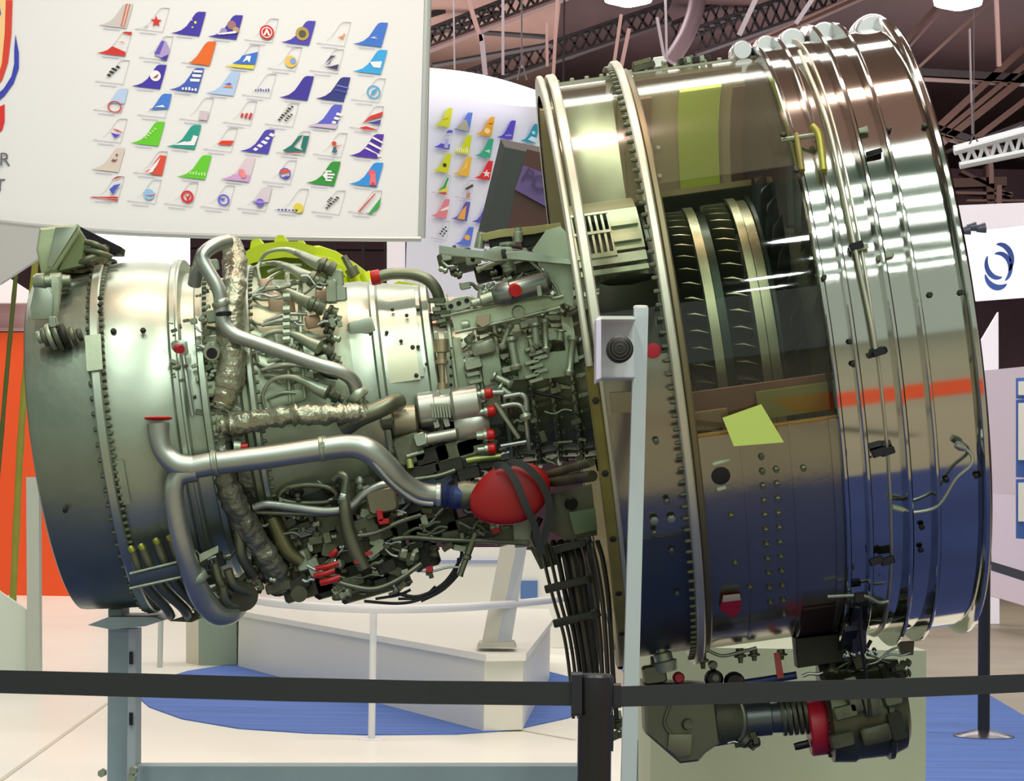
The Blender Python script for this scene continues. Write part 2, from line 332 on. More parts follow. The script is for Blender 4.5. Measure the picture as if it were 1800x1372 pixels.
# grey column
t=thing('column','square grey green column under the turbine pipes','column',PZ(372,1171))
q=PZ(349,1171); Yc=q.y
for nm,xs,c,dy in (('side_panel',(327,349),(206,204,186),.25),('front_panel',(349,416),(132,150,134),0)):
    m=MB(); slab_px(m,[(xs[0],1171),(xs[0],1000),(xs[1],1000),(xs[1],1171)],[Yc+dy,Yc+dy,Yc,Yc],.2); relw(m.build(nm,mat('col_'+nm,c,.6),t,smooth=False),t)
# leaning column on the counter
t=thing('leaning_column','leaning pale grey display column standing on the white counter','column',P(868,1136,15))
m=MB(); slab_px(m,[(846,1134),(880,958),(908,958),(872,1136)],15,.2); relw(m.build('front_panel',mat('lean_a',(184,184,172),.5),t,smooth=False),t)
m=MB(); slab_px(m,[(872,1136),(908,958),(926,962),(898,1134)],[15,15,15.15,15.15],.2); relw(m.build('side_panel',mat('lean_b',(200,206,204),.5),t,smooth=False),t)
m=MB(); slab_px(m,[(838,1138),(842,1130),(904,1130),(908,1138)],14.95,.4); relw(m.build('base',mat('lean_c',(168,168,156),.5),t,smooth=False),t)
# rail
t=thing('guard_rail','curved white guard rail on posts around the blue carpet','railing',PZ(653,1303))
rp=[PZ(x,y,.75) for x,y in ((418,1048),(470,1058),(560,1066),(655,1070),(760,1069),(860,1064),(960,1055),(1020,1046))]
m=MB(); tube(m,spline([tuple(p) for p in rp],5),.024,10); relw(m.build('handrail',WHITEP,t),t)
for (x,yb,yt) in ((653,1303,1070),):
    b=PZ(x,yb); m=MB(); turned(m,b,b+Vector((0,0,.75)),[(0,.045),(.008,.045),(.012,.02),(1,.02)],14); o=relw(m.build('rail_post',WHITEP,t),t)
    m=MB(); disc(m,b,(0,0,1),.075,.02,20); relw(m.build('base_plate',WHITEP,o),t)
b=PZ(281,1175); m=MB(); turned(m,b,b+Vector((0,0,.85)),[(0,.09),(.01,.09),(.015,.022),(1,.022)],14); relb(tag(m.build('rail_post',mat('far_post',(190,196,190),.4,.3)),'slim grey floor post standing alone left of the grey column','post'))
# pedestal behind gearbox
Pp=PZ(1380,1430); t=m=MB(); Y0=9.2
p0=P(1143,1372,Y0); p1=P(1627,1372,Y0); zt=P(1400,1140,Y0).z
box(m,(p0.x,Y0,0),(p1.x,Y0+1.1,zt)); o=m.build('pedestal',mat('pedestal_paint',(152,164,140),.6,0,0,10,.03,2),smooth=False); relb(tag(o,'large plain grey green pedestal block behind the gearbox','pedestal'))
# ---------------------------------------------------------------- right side background
t=thing('poster_wall','white exhibition wall with framed posters at the right edge','wall',PZ(1745,1040))
m=MB(); slab_px(m,[(1690,1032),(1690,655),(1738,652),(1900,634),(1900,1092),(1742,1036)],[30,30,30,27,27,30],.2); relw(m.build('panel',mat('wall_lilac',(222,214,236),.5),t,smooth=False),t)
m=MB(); slab_px(m,[(1700,1034),(1700,996),(1900,1046),(1900,1094)],[29.9,29.9,26.9,26.9],.05); relw(m.build('plinth',mat('plinth_lilac',(236,226,248),.4),t,smooth=False),t)
for y0,y1 in ((664,700),(702,838),(842,946)):
    m=MB(); slab_px(m,[(1787,y1),(1787,y0),(1880,y0-4),(1880,y1+6)],26.6,.04); o=relw(m.build('poster_frame',mat('poster_frame_blue',(70,110,190),.5),t,smooth=False),t)
    m=MB(); slab_px(m,[(1791,y1-30 if y1>800 else y1-6),(1791,y0+6),(1876,y0+2),(1876,y1-28 if y1>800 else y1-6)],26.5,.04); relw(m.build('poster_sheet',GW,o,smooth=False),t)
# wedge column
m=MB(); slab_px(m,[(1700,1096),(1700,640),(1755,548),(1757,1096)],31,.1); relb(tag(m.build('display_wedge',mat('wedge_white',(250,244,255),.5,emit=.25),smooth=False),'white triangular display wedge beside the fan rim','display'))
# logo board
t=thing('logo_board','bright white sign board with a blue ring emblem at right','sign',P(1750,525,20))
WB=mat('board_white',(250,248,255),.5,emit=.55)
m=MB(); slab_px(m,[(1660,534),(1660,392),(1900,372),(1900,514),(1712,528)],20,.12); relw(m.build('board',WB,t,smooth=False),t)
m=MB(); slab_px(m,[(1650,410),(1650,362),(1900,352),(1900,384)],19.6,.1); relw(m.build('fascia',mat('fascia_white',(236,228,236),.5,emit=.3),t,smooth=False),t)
LB=mat('logo_blue',(70,104,190),.5)
def crescent(cx,cy,r0,w0,a0,a1,dy,Y,parent,root,mt):
    N=18; o=[];i=[]
    for k in range(N+1):
        f=k/N; a=math.radians(a0+(a1-a0)*f); wd=w0*math.sin(math.pi*min(1,f*1.0))**.6+.3
        o.append((cx+math.cos(a)*(r0+wd/2)*.82,cy-math.sin(a)*(r0+wd/2)+dy)); i.append((cx+math.cos(a)*(r0-wd/2)*.82,cy-math.sin(a)*(r0-wd/2)+dy))
    m=MB(); vs=[P(x,y,Y) for x,y in o+i]; m.add(vs,[(k,k+1,N+2+k,N+1+k) for k in range(N)]); return relw(m.build('emblem_stroke',mt,parent,smooth=False),root)
crescent(1755,466,29,11,100,-40,-8,19.99,t,t,LB); crescent(1755,466,26,10,110,-60,5,19.99,t,t,LB)
crescent(1755,466,26,10,150,290,-4,19.99,t,t,LB); crescent(1755,466,29,11,190,310,10,19.99,t,t,LB)
m=MB()
for x,y,r in ((1697,404,9),(1708,398,9),(1724,400,10)): turned(m,P(x-8,y+2,19.4),P(x+8,y,19.4),[(0,r/F*12),(1,r/F*19)],12)
relw(m.build('spotlight',mat('spot_grey',(90,96,110),.4,.5),t),t)
m=MB(); p=P(1840,400,20.2); tube(m,[Vector((p.x,p.y,0)),Vector((p.x,p.y,p.z))],.06,10); relw(m.build('sign_pole',WHITEP,t),t)
# white lattice truss
t=thing('lattice_truss','white lattice truss hanging at the upper right','truss',P(1740,262,24))
def rod(name,x0,y0,x1,y1,rpx,Y,mt,parent,root,Y2=None):
    m=MB(); tube(m,[P(x0,y0,Y),P(x1,y1,Y2 or Y)],rpx/F*Y,8); return relw(m.build(name,mt,parent),root)
for (y0,y1,Yd) in ((267,212,24),(291,252,24),(262,207,24.35)): rod('chord',1677 if y0<280 else 1687,y0,1880,y1,6.5,Yd,WHITEP,t,t)
for i in range(9):
    x=1685+i*22; yt=267-(x-1677)*.27; yb=291-(x-1687)*.2
    rod('brace',x,yt,x+12,yb,3.4,24,WHITEP,t,t); rod('brace',x+12,yb,x+22,yt-5,3.4,24,WHITEP,t,t)
rod('sling',1712,236,1700,262,1.5,24,WS,t,t); rod('sling',1712,236,1722,256,1.5,24,WS,t,t); rod('sling',1712,-620,1712,236,1,24,WS,t,t)
# ---------------------------------------------------------------- banners
def Yb1(px): return 10.4+.5*((750-px)/900)**2
BAN=mat('banner_white',(222,224,222),.6)
t1=thing('tail_fin_banner','huge white banner printed with rows of coloured aircraft tail fins','banner',P(400,410,10.5))
ban_edge=[(-60,372),(0,388),(120,400),(240,408),(420,414),(600,417),(740,418)]
def curved_panel(name,edge_b,top,Yf,off,th,mt,parent,root):
    xs=[e[0] for e in edge_b]; sp=spline(edge_b,6); m=MB(); vs=[];n=len(sp)
    for x,y in sp: vs.append(P(x,y,Yf(x)+off))
    for x,y in sp: xt=x+12*(y-top(x))/420; vs.append(P(xt,top(x),Yf(xt)+off))
    vs+=[v+Vector((0,th,0)) for v in vs]
    fs=[]
    for i in range(n-1): fs+=[(i,i+1,n+i+1,n+i),(2*n+i+1,2*n+i,3*n+i,3*n+i+1),(i+1,i,2*n+i,2*n+i+1),(n+i,n+i+1,3*n+i+1,3*n+i)]
    fs+=[(0,n,3*n,2*n),(n-1,3*n-1,4*n-1,2*n-1)]
    m.add(vs,fs); return relw(m.build(name,mt,parent),root)
curved_panel('fabric_panel',ban_edge,lambda x:-60,Yb1,0,.04,BAN,t1,t1)
for x in (60,380,700):
    m=MB(); p=P(x,-60,Yb1(x)+.03); tube(m,[p,Vector((p.x,p.y,9.99))],.006,6); relw(m.build('hanging_cable',DK,t1),t1)
# frame strips
m=MB(); tube(m,[P(x,y+2,Yb1(x)-.01) for x,y in spline(ban_edge,5)],.012,8); relw(m.build('bottom_frame',mat('banner_frame',(176,182,178),.4,.3),t1),t1)
m=MB(); tube(m,[P(741,418,Yb1(741)),P(753,-40,Yb1(753))],.016,8); relw(m.build('side_frame',MT['banner_frame'],t1),t1)
def shade_seam(): pass
FC={}
def fcol(c):
    k='print_%02x%02x%02x'%tuple(c); return mat(k,c,.6)
FIN=[(0,0),(.16,.06),(.30,.15),(.45,.34),(.56,.58),(.66,.82),(.72,.94),(.80,1.0),(1.0,1.0),(.955,.72),(.81,-.08),(.4,-.04)]
def fin(root,x0,y0,W,H,Yf,specs,lay=.002):
    m=MB()
    def q(u,v,k): x=x0+u*W; y=y0+u*3-v*H; return P(x,y,Yf(x)-(.004 if root is t1 else .03)-lay*k)
    def poly(pts,c,k): m.add([q(u,v,k) for u,v in pts],[tuple(range(len(pts)))],fcol(c))
    base=specs[0]
    if base is None:
        cen=(.68,.35); inn=[(u+(cen[0]-u)*.045,v+(cen[1]-v)*.05) for u,v in FIN]; N=len(FIN)
        m.add([q(u,v,1) for u,v in FIN]+[q(u,v,1) for u,v in inn],[(i,(i+1)%N,N+(i+1)%N,N+i) for i in range(N)],fcol((150,150,158)))
    else: poly(FIN,base,1)
    for k,s in enumerate(specs[1:]):
        L=2+k; ty=s[0]
        if ty=='p': poly(s[1],s[2],L)
        elif ty=='c': poly([(s[1]+math.cos(i*.449)*s[3]*H/W*1.0,s[2]+math.sin(i*.449)*s[3]) for i in range(14)],s[4],L)
        elif ty=='r':
            N=16; pts=[(s[1]+math.cos(i*2*math.pi/N)*r*H/W*s[6] if len(s)>6 else s[1]+math.cos(i*2*math.pi/N)*r*H/W,s[2]+math.sin(i*2*math.pi/N)*r) for r in (s[3],s[4]) for i in range(N)]
            m.add([q(u,v,L) for u,v in pts],[(i,(i+1)%N,N+(i+1)%N,N+i) for i in range(N)],fcol(s[5]))
        elif ty=='s':
            pts=[]; 
            for i in range(10):
                a=math.pi/2+i*math.pi/5; r=s[3]*(1 if i%2==0 else .42); pts.append((s[1]+math.cos(a)*r*H/W,s[2]+math.sin(a)*r))
            poly(pts,s[4],L)
        elif ty=='w':  # tiny lettering strokes along a line
            (ua,va),(ub,vb),h,c,n=s[1:]
            for i in range(n):
                f=(i+.15)/n; g=(i+.75)/n; hh=h*(.7+.5*((i*7)%3)/3)
                du,dv=ub-ua,vb-va; l=math.hypot(du,dv); nu,nv=-dv/l*hh,du/l*hh
                a=(ua+du*f,va+dv*f); b=(ua+du*g,va+dv*g); poly([a,b,(b[0]+nu,b[1]+nv),(a[0]+nu,a[1]+nv)],c,L)
    m.add([q(.15,-.13,1),q(.62,-.16,1),q(.62,-.19,1),q(.15,-.16,1)],[(0,1,2,3)],fcol((176,172,200)))
    return relw(m.build('printed_tail_fin',None,root,smooth=False),root)
BL=(58,44,160); RD=(200,44,36); OR=(220,100,20); LG=(96,196,36); WH=(232,232,234); NV=(36,44,116); SK=(52,110,200)
HALF=[(0,0),(.16,.06),(.30,.15),(.36,.22),(.86,.22),(.81,-.08),(.4,-.04)]
UPP=[(.45,.34),(.56,.58),(.66,.82),(.72,.94),(.80,1.0),(1.0,1.0),(.90,.34)]
G1=[ # row by row, (x,y,spec)
(172,44,[(196,190,186),('p',[(.64,.0),(.76,0),(.92,1),(.80,1)],(196,120,90)),('p',[(.70,.0),(.72,0),(.88,1),(.86,1)],WH)]),
(236,51,[None,('s',.62,.38,.26,RD),('p',[(0,0),(.35,.12),(.42,.22),(.2,.06)],(150,160,190))]),
(300,58,[BL,('c',.70,.52,.06,(230,220,90)),('c',.62,.3,.05,(150,190,120)),('c',.60,.62,.03,WH)]),
(365,64,[BL,('c',.68,.55,.2,(150,110,110)),('c',.45,.25,.16,(150,140,190)),('c',.8,.35,.14,(180,150,120)),('p',[(.3,.1),(.8,.2),(.8,.3),(.3,.16)],WH)]),
(428,70,[None,('c',.66,.38,.32,RD),('r',.66,.38,.24,.2,WH),('p',[(.56,.25),(.62,.25),(.66,.4),(.70,.25),(.76,.25),(.66,.58)],WH)]),
(493,74,[(66,60,170),('c',.62,.42,.3,(176,150,70)),('c',.62,.42,.16,(76,80,60))]),
(555,76,[None,('p',[(.6,.3),(.85,.45),(.8,.5),(.78,.25),(.72,.28)],(224,140,80))]),
(620,77,[SK,('p',[(.5,.3),(.72,.42),(.6,.34),(.72,.28)],WH)]),
(170,93,[None,('p',[(0,0),(.16,.06),(.30,.15),(.44,.33),(.82,.1),(.80,-.08),(.4,-.04)],RD),('p',[(.72,.94),(.80,1.0),(1.0,1.0),(.97,.86)],RD),('p',[(.6,.5),(.72,.56),(.82,.5),(.72,.52)],RD)]),
(243,101,[None,('p',[(.45,.15),(.8,-.05),(.9,.4),(.78,.8),(.62,.55)],(170,150,200)),('p',[(.45,.2),(.6,.2),(.75,.8),(.66,.78)],(92,80,180)),('p',[(.6,0),(.8,-.05),(.85,.2)],BL)]),
(318,110,[None,('p',[(.2,.02),(.30,.08),(.45,.3),(.56,.55),(.66,.82),(.78,.98),(1,1),(.81,-.08)],OR)]),
(395,116,[None,('p',[(0,0),(.4,-.04),(.81,-.08),(.85,.1),(.3,.1)],(220,210,60)),('p',[(.2,.12),(.42,.32),(.5,.5),(.95,.7),(.86,.14)],SK),('p',[(.5,.2),(.62,.5),(.75,.5),(.7,.2),(.64,.32)],WH)]),
(469,120,[None,('c',.68,.35,.26,(226,190,90)),('c',.74,.38,.13,(120,160,220))]),
(543,124,[None,('p',[(.45,.35),(.62,.7),(.78,.72),(.6,.55)],(70,70,110)),('p',[(.4,.2),(.8,.1),(.85,.35),(.6,.22)],(50,50,90)),('p',[(.48,.25),(.66,.55),(.6,.35)],(90,90,130))]),
(619,125,[(44,160,220),('p',[(.5,.45),(.85,.5),(.8,.2),(.6,.22)],WH)]),
(166,143,[None,('w',(.42,.22),(.76,.72),.16,(40,40,50),4)]),
(231,151,[BL,('c',.68,.5,.24,WH),('p',[(.6,.4),(.78,.6),(.72,.42)],(170,60,40))]),
(297,157,[(60,90,180),('p',[(.60,.40),(.86,.40),(.88,.52),(.60,.52)],WH),('p',[(.66,.6),(.9,.6),(.92,.72),(.66,.72)],WH),('p',[(.7,.8),(.94,.8),(.96,.9),(.7,.9)],WH),('w',(.35,.02),(.8,-.02),.14,WH,5)]),
(360,163,[(168,194,226),('p',[(.5,.28),(.8,.28),(.7,.4)],(220,130,70)),('p',[(.55,.42),(.78,.42),(.7,.5)],(90,90,190))]),
(424,167,[None,('w',(.38,.2),(.82,.22),.12,(90,90,170),6)]),
(490,171,[(52,40,150)]),
(554,173,[(34,44,122),('p',[(.6,.6),(.95,.5),(.95,.56),(.62,.66)],(110,120,200)),('p',[(.55,.4),(.92,.3),(.92,.35),(.56,.45)],(80,90,180))]),
(616,175,[None,('r',.66,.38,.3,.24,(60,160,210)),('p',[(.55,.2),(.62,.45),(.8,.6),(.7,.35)],(60,160,210))]),
(163,193,[None,('p',UPP,(176,200,226)),('r',.62,.18,.26,.21,(196,60,60),1.2)]),
(240,202,[None,('p',[(.34,.26)]+UPP[0:],(64,120,206)),('p',[(.5,.4),(.8,.4),(.75,.5)],WH)]),
(314,209,[None,('p',[(.56,.02),(.8,.0),(.86,.4),(.6,.42)],(200,188,194))]),
(390,215,[None,('w',(.5,.28),(.84,.2),.26,(190,50,60),3)]),
(464,218,[None,('w',(.44,.16),(.86,.86),.1,(40,40,44),7),('w',(.62,.16),(.84,.5),.1,(40,40,44),4)]),
(540,221,[(84,90,196),('p',[(0,0),(.2,.1),(.86,.14),(.81,-.08),(.4,-.04)],(196,180,200)),('w',(.68,.14),(.86,.7),-.16,WH,3)]),
(613,224,[None,('p',[(.38,.2),(.6,.55),(.98,.78),(.94,.56),(.6,.38)],RD),('p',[(.5,.22),(.92,.42),(.88,.2)],(60,60,150)),('p',[(.3,.02),(.5,.1),(.84,-.06),(.4,-.05)],RD)]),
(162,246,[None,('p',[(.55,.55),(.7,.52),(.9,.38),(.75,.42)],(190,50,50)),('p',[(.52,.38),(.66,.32),(.82,.3),(.64,.14)],(80,70,190))]),
(228,251,[LG,('w',(.46,.2),(.8,.7),.1,(170,226,120),5)]),
(292,257,[(24,150,130),('p',[(.2,.08),(.6,.3),(.66,.6),(.9,.5),(.8,.1)],WH),('p',[(.55,.25),(.62,.6),(.78,.6),(.7,.3)],(24,150,130))]),
(356,262,[None,('p',[(.42,.24),(.54,.42),(.9,.44),(.8,.24)],(214,52,20))]),
(421,265,[(70,60,170),('w',(.36,.06),(.92,.9),-.16,WH,5)]),
(484,268,[None,('p',[(.2,.1),(.45,.36),(.66,.78),(.8,.84),(.5,.3),(.85,.1),(.3,.06)],(20,110,100)),('p',[(.8,.8),(.96,.8),(.84,.05),(.72,.3)],(20,110,100)),('p',[(.14,.02),(.7,.06),(.7,.02)],(200,60,40))]),
(549,271,[None,('c',.62,.52,.1,(200,60,40)),('p',[(.6,.4),(.9,.5),(.66,.36)],(210,110,50)),('p',[(.55,.12),(.68,.12),(.68,.4),(.6,.36)],(40,110,90)),('c',.66,.2,.07,(60,90,180))]),
(613,273,[(72,30,160),('p',[(.5,.4),(.95,.04),(.86,.0),(.82,.0),(.8,.12),(.45,.34)],WH),('p',[(.6,.64),(.93,.38),(.91,.3),(.55,.56)],WH),('p',[(.7,.88),(.97,.66),(.95,.6),(.66,.8)],WH)]),
(158,297,[(208,196,184),('c',.66,.44,.05,(120,80,60)),('c',.76,.68,.05,(120,80,60)),('p',[(.58,.42),(.8,.5),(.7,.38)],(120,80,60))]),
(233,303,[None,('p',[(.30,.02),(.5,.2),(.62,.5),(.78,.82),(.96,.8),(.84,-.06),(.5,-.04),(.66,.2)],(212,72,50)),('p',[(.42,.02),(.6,.4),(.8,.74),(.7,.4),(.56,.06)],WH)]),
(310,310,[LG,('w',(.36,.12),(.84,.08),.16,(170,230,130),6)]),
(387,314,[(212,196,206),('p',HALF,(200,156,206)),('c',.6,.34,.14,(230,130,140)),('c',.66,.2,.12,(236,140,130))]),
(460,319,[None,('r',.66,.4,.26,.2,(110,100,190)),('p',[(.5,.42),(.6,.6),(.85,.55),(.7,.45)],(220,70,50)),('p',[(.56,.22),(.7,.32),(.84,.3),(.7,.2)],(90,90,190))]),
(537,321,[(36,142,44),('w',(.56,.1),(.56,.62),-.26,WH,4),('p',[(.48,.36),(.62,.6),(.62,.12)],WH)]),
(612,323,[(36,140,216),('c',.68,.52,.16,(214,90,110)),('p',[(.6,.0),(.8,.0),(.78,.5),(.64,.5)],(224,110,120)),('c',.7,.04,.08,(200,50,60))]),
(157,347,[None,('p',[(0,0),(.1,.04),(.8,.1),(.82,.02)],RD),('p',[(.3,-.02),(.8,-.02),(.8,-.1)],RD),('p',[(.6,.8),(.78,.98),(.98,1),(.8,.92)],(180,40,50)),('p',[(.56,.4),(.7,.6),(.9,.68),(.74,.38),(.66,.2)],(70,90,190))]),
(222,353,[None,('c',.64,.34,.24,(140,190,224)),('p',[(.5,.3),(.8,.32),(.86,.44),(.7,.26)],(210,70,90))]),
(287,358,[None,('r',.68,.36,.28,.18,(204,40,44)),('p',[(.6,.5),(.68,.36),(.78,.5),(.70,.12)],(204,40,44))]),
(351,363,[None,('r',.68,.34,.26,.19,(90,90,200)),('p',[(.5,.42),(.74,.42),(.8,.5),(.66,.3)],(90,90,200))]),
(416,366,[None,('p',UPP,(206,198,204)),('c',.66,.3,.18,(110,90,190)),('p',[(.4,.34),(.66,.4),(.88,.32),(.66,.26)],(150,130,210))]),
(481,369,[None,('c',.7,.14,.22,(218,200,60)),('w',(.1,.0),(.7,.0),.08,(60,70,160),6)]),
(546,372,[None,('w',(.46,.14),(.84,.7),.1,(50,50,54),6),('w',(.5,.44),(.66,.64),.1,(50,50,54),3)]),
(610,372,[None,('p',[(.5,.0),(.62,0),(.97,.72),(.92,.3),(.66,-.06)],(50,160,70)),('p',[(.3,.02),(.36,.02),(.82,.86),(.78,.86)],(200,70,70))]),
]
for x,y,s in G1: fin(t1,x,y,62,40,Yb1,s)
# emblem at the far left of the banner and two letters
def px_poly(pts,c,Yf,root,name,off=.006):
    m=MB(); m.add([P(x,y,Yf(x)-off) for x,y in pts],[tuple(range(len(pts)))]); return relw(m.build(name,fcol(c),root,smooth=False),root)
px_poly([(10,0),(22,0),(20,60),(14,110),(4,140),(-4,150),(-4,135),(3,112),(8,60)],(206,62,44),Yb1,t1,'emblem_stroke')
px_poly([(2,0),(10,0),(8,60),(3,112),(-4,135),(-4,0)],(234,200,140),Yb1,t1,'emblem_stroke')
px_poly([(27,60),(33,92),(33,120),(24,146),(8,168),(-6,180),(-6,166),(6,156),(20,134),(25,112),(25,86)],(50,64,170),Yb1,t1,'emblem_stroke')
px_poly([(-6,190),(8,183),(8,214),(4,228),(-6,236)],(206,44,44),Yb1,t1,'emblem_stroke')
px_poly([(-6,10),(0,14),(2,24),(-2,32),(-6,34)],(80,100,190),Yb1,t1,'emblem_stroke',.008)
def text(root,s,x,y,hpx,Yf,c,ang=0,name='printed_letter'):
    cu=bpy.data.curves.new(name,'FONT'); cu.body=s; cu.size=hpx*1.4/F*Yf(x); cu.extrude=.0008; cu.align_x='CENTER'; cu.align_y='CENTER'
    q=bpy.data.objects.new('q',cu); C.objects.link(q); bpy.context.view_layer.update()
    me=bpy.data.meshes.new_from_object(q.evaluated_get(bpy.context.evaluated_depsgraph_get())); bpy.data.objects.remove(q)
    me.materials.clear(); me.materials.append(fcol(c)); o=bpy.data.objects.new(name,me); C.objects.link(o)
    o.parent=root; o.location=P(x,y,Yf(x)-.01)-root.location; o.rotation_euler=(math.radians(90),math.radians(ang),0); return o
text(t1,'R',8,281,24,Yb1,(90,96,104)); text(t1,'T',0,326,22,Yb1,(90,96,104))
# second banner behind
def Yb2(px): return 14.0+.9*((px-700)/250)
t2=thing('tail_fin_banner','curved pale blue banner with smaller tail fins, behind the monitor','banner',P(820,520,14.3))
for x in (725,990):
    m=MB(); p=P(x,160,14.1 if x<800 else 15.05); tube(m,[p,Vector((p.x,p.y,9.99))],.006,6); relw(m.build('hanging_cable',DK,t2),t2)
curved_panel('fabric_panel',[(712,524),(760,524),(860,530),(960,540),(1010,546)],lambda x:150+(x-712)*.17,Yb2,0,.04,mat('banner_lilac',(222,226,240),.6),t2,t2)
m=MB(); slab_px(m,[(680,470),(680,418),(712,418),(712,524),(680,524)],14.1,.06); relw(m.build('side_panel',mat('banner_side',(232,230,240),.6),t2,smooth=False),t2)
t3=thing('light_fascia','glowing white curved fascia above the second banner','light fascia',P(850,170,13.7))
m=MB(); N=14; vs=[];
for i in range(N+1):
    f=i/N; x=735+f*222; yt=118+f*46-10*math.sin(f*3.1); yb=150+f*38+9*math.sin(f*3.1); Yd=13.7+.9*f
    vs+=[P(x,yb,Yd),P(x,(yt+yb)/2,Yd-.12),P(x,yt,Yd),P(x,yt,Yd+.1),P(x,yb,Yd+.1)]
m.add(vs,[(i*5+k,(i+1)*5+k,(i+1)*5+(k+1)%5,i*5+(k+1)%5) for i in range(N) for k in range(5)]+[(0,1,2,3,4),(N*5+4,N*5+3,N*5+2,N*5+1,N*5)])
relw(m.build('fascia_panel',mat('fascia_glow',(255,250,255),.5,emit=1.1),t3),t3)
rod('sling',917,-1700,917,105,1.3,14.3,WS,t3,t3); rod('sling',917,105,910,140,1.6,14.3,WS,t3,t3); rod('sling',917,105,926,140,1.6,14.3,WS,t3,t3)
YG=(206,214,30); GD=(230,166,40)
G2=[(762,219,[YG,('w',(.5,.3),(.8,.4),.06,(150,150,20),3)]),(797,227,[(84,120,210),('p',[(.1,.04),(.5,.5),(.66,.6),(.8,.2),(.8,-.06)],(170,170,150))]),(836,235,[GD,('c',.6,.22,.16,(250,220,150)),('p',[(.66,.64),(.9,.66),(.8,.6)],(60,50,30))]),(873,241,[(84,72,196),('w',(.45,.1),(.8,.14),.1,(190,190,230),4)]),(914,247,[(30,150,180),('p',[(.4,.1),(.6,.3),(.9,.2),(.8,-.05)],(200,226,236)),('c',.7,.5,.1,(180,220,230))]),
(762,258,[None,('p',HALF,(90,80,200)),('p',[(.72,.94),(.80,1.0),(1.0,1.0),(.97,.86),(.66,.82)],(90,80,200)),('p',[(.55,.0),(.75,0),(.8,.5),(.6,.5)],(170,180,226))]),(796,267,[YG,('w',(.2,.02),(.8,.02),.3,(240,244,180),6)]),(834,273,[(50,170,130),('p',[(.5,.3),(.8,.4),(.8,.2)],(190,230,220))]),
(760,299,[YG,('c',.64,.34,.11,(60,60,40))]),(796,305,[(232,184,60),('p',[(.3,.1),(.6,.4),(.8,.9),(.7,.4)],(244,216,120))]),(833,312,[(214,40,50),('s',.66,.28,.24,(240,220,220))]),
(759,338,[None,('p',[(.3,.1),(.6,.4),(.8,.9),(.9,.9),(.7,.3)],(50,160,80)),('p',[(.3,.1),(.7,.3),(.82,.5),(.8,.1)],(230,210,60)),('p',[(.3,.02),(.8,.1),(.7,-.06)],(210,60,40))]),(800,346,[None,('p',[(.5,.5),(.9,.8),(.95,.66),(.6,.44)],(70,60,50)),('p',[(.55,.0),(.75,0),(.8,.3),(.6,.3)],(190,140,130))]),
(757,379,[(222,130,140),('p',[(.5,.36),(.98,.66),(.93,.44),(.56,.3)],WH)]),(793,384,[(92,84,170),('p',[(.3,.02),(.55,.5),(.8,.8),(.7,0)],(226,166,80))]),(829,389,[(84,84,190)]),
(757,418,[None,('w',(.5,.2),(.86,.7),.12,(60,60,64),4),('w',(.62,.1),(.9,.5),.1,(60,60,64),3)]),(799,428,[(90,120,214),('c',.66,.4,.16,(226,176,90))])]
for x,y,s in G2: fin(t2,x,y,34,32,Yb2,s)
# monitor
t=thing('monitor','black framed monitor tilted behind the fan case','monitor',P(915,420,9.0))
m=MB(); slab_px(m,[(836,424),(880,243),(1015,270),(985,450)],9.0,.1,None,.15); relw(m.build('monitor_frame',mat('monitor_black',(46,52,50),.4),t,smooth=False),t)
m=MB(); slab_px(m,[(886,430),(926,262),(1008,282),(972,440)],8.995,.02); o=relw(m.build('screen',mat('screen_brown',(74,46,38),.25),t,smooth=False),t)
m=MB(); slab_px(m,[(905,333),(920,290),(962,306),(996,330),(990,380)],8.98,.004); s=relw(m.build('screen_graphic',mat('screen_violet',(92,74,126),.3),t,smooth=False),t)
m=MB(); p=P(1048,420,9.2); q=P(960,400,9.15); tube(m,[Vector((p.x,p.y,0)),p],.03,10); tube(m,[p,q],.025,10); relw(m.build('monitor_stand',BLACKM,t),t)
o2=text(t,'POP',948,322,26,lambda x:8.975,(54,44,84),30,'screen_text')
# ================================================================ ENGINE
K=7.0/F                      # metres per pixel at the axis distance
O=P(900,672,7.0); A=(P(1000,672-13.88,7.0)-O).normalized(); B=Vector((0,1,0)); U=A.cross(B)   # U up
ME=Matrix(((A.x,B.x,U.x,O.x),(A.y,B.y,U.y,O.y),(A.z,B.z,U.z,O.z),(0,0,0,1))); MI=ME.inverted()
ENG=thing('jet_engine','cutaway turbofan jet engine, silver core at left and wide polished fan case at right','jet engine',mw=ME)
def EL(px,py,R=0,far=False):
    """pixel -> engine-local point on the cylinder of radius R pixels (near side); R>=1e3 => explicit depth R-1000 px"""
    dep=0.0
    for _ in range(6):
        p=MI@P(px,py,7.0-dep*K)
        if R>=900: dep=R-1000
        elif R<=-900: dep=R+1000
        else:
            v=p.z/K; dep=math.sqrt(max(0.0,R*R-v*v))
            if far: dep=-dep
    return MI@P(px,py,7.0-dep*K)
def D_(d): return 1000+d     # explicit depth towards the viewer in px
def part(mb,name,mt,parent=None,**k): return mb.build(name,mt,parent or ENG,**k)
def L(prof): return [(u*K,r*K) for u,r in prof]
def rev(name,prof,mt,a0=0,a1=360,n=120,parent=None,**k):
    m=MB(); lathe(m,L(prof),a0,a1,n); return part(m,name,mt,parent,**k)
def ring(name,u0,u1,r0,r1,mt,a0=0,a1=360,n=140,parent=None):
    c=min(2.5,(u1-u0)*.25)
    prof=[(u0,r0),(u0,r1-c),(u0+c,r1),(u1-c,r1),(u1,r1-c),(u1,r0)]
    m=MB(); lathe(m,L(prof),a0,a1,n)
    if abs(a1-a0)<359:
        pass
    return part(m,name,mt,parent)
BOLTS={}
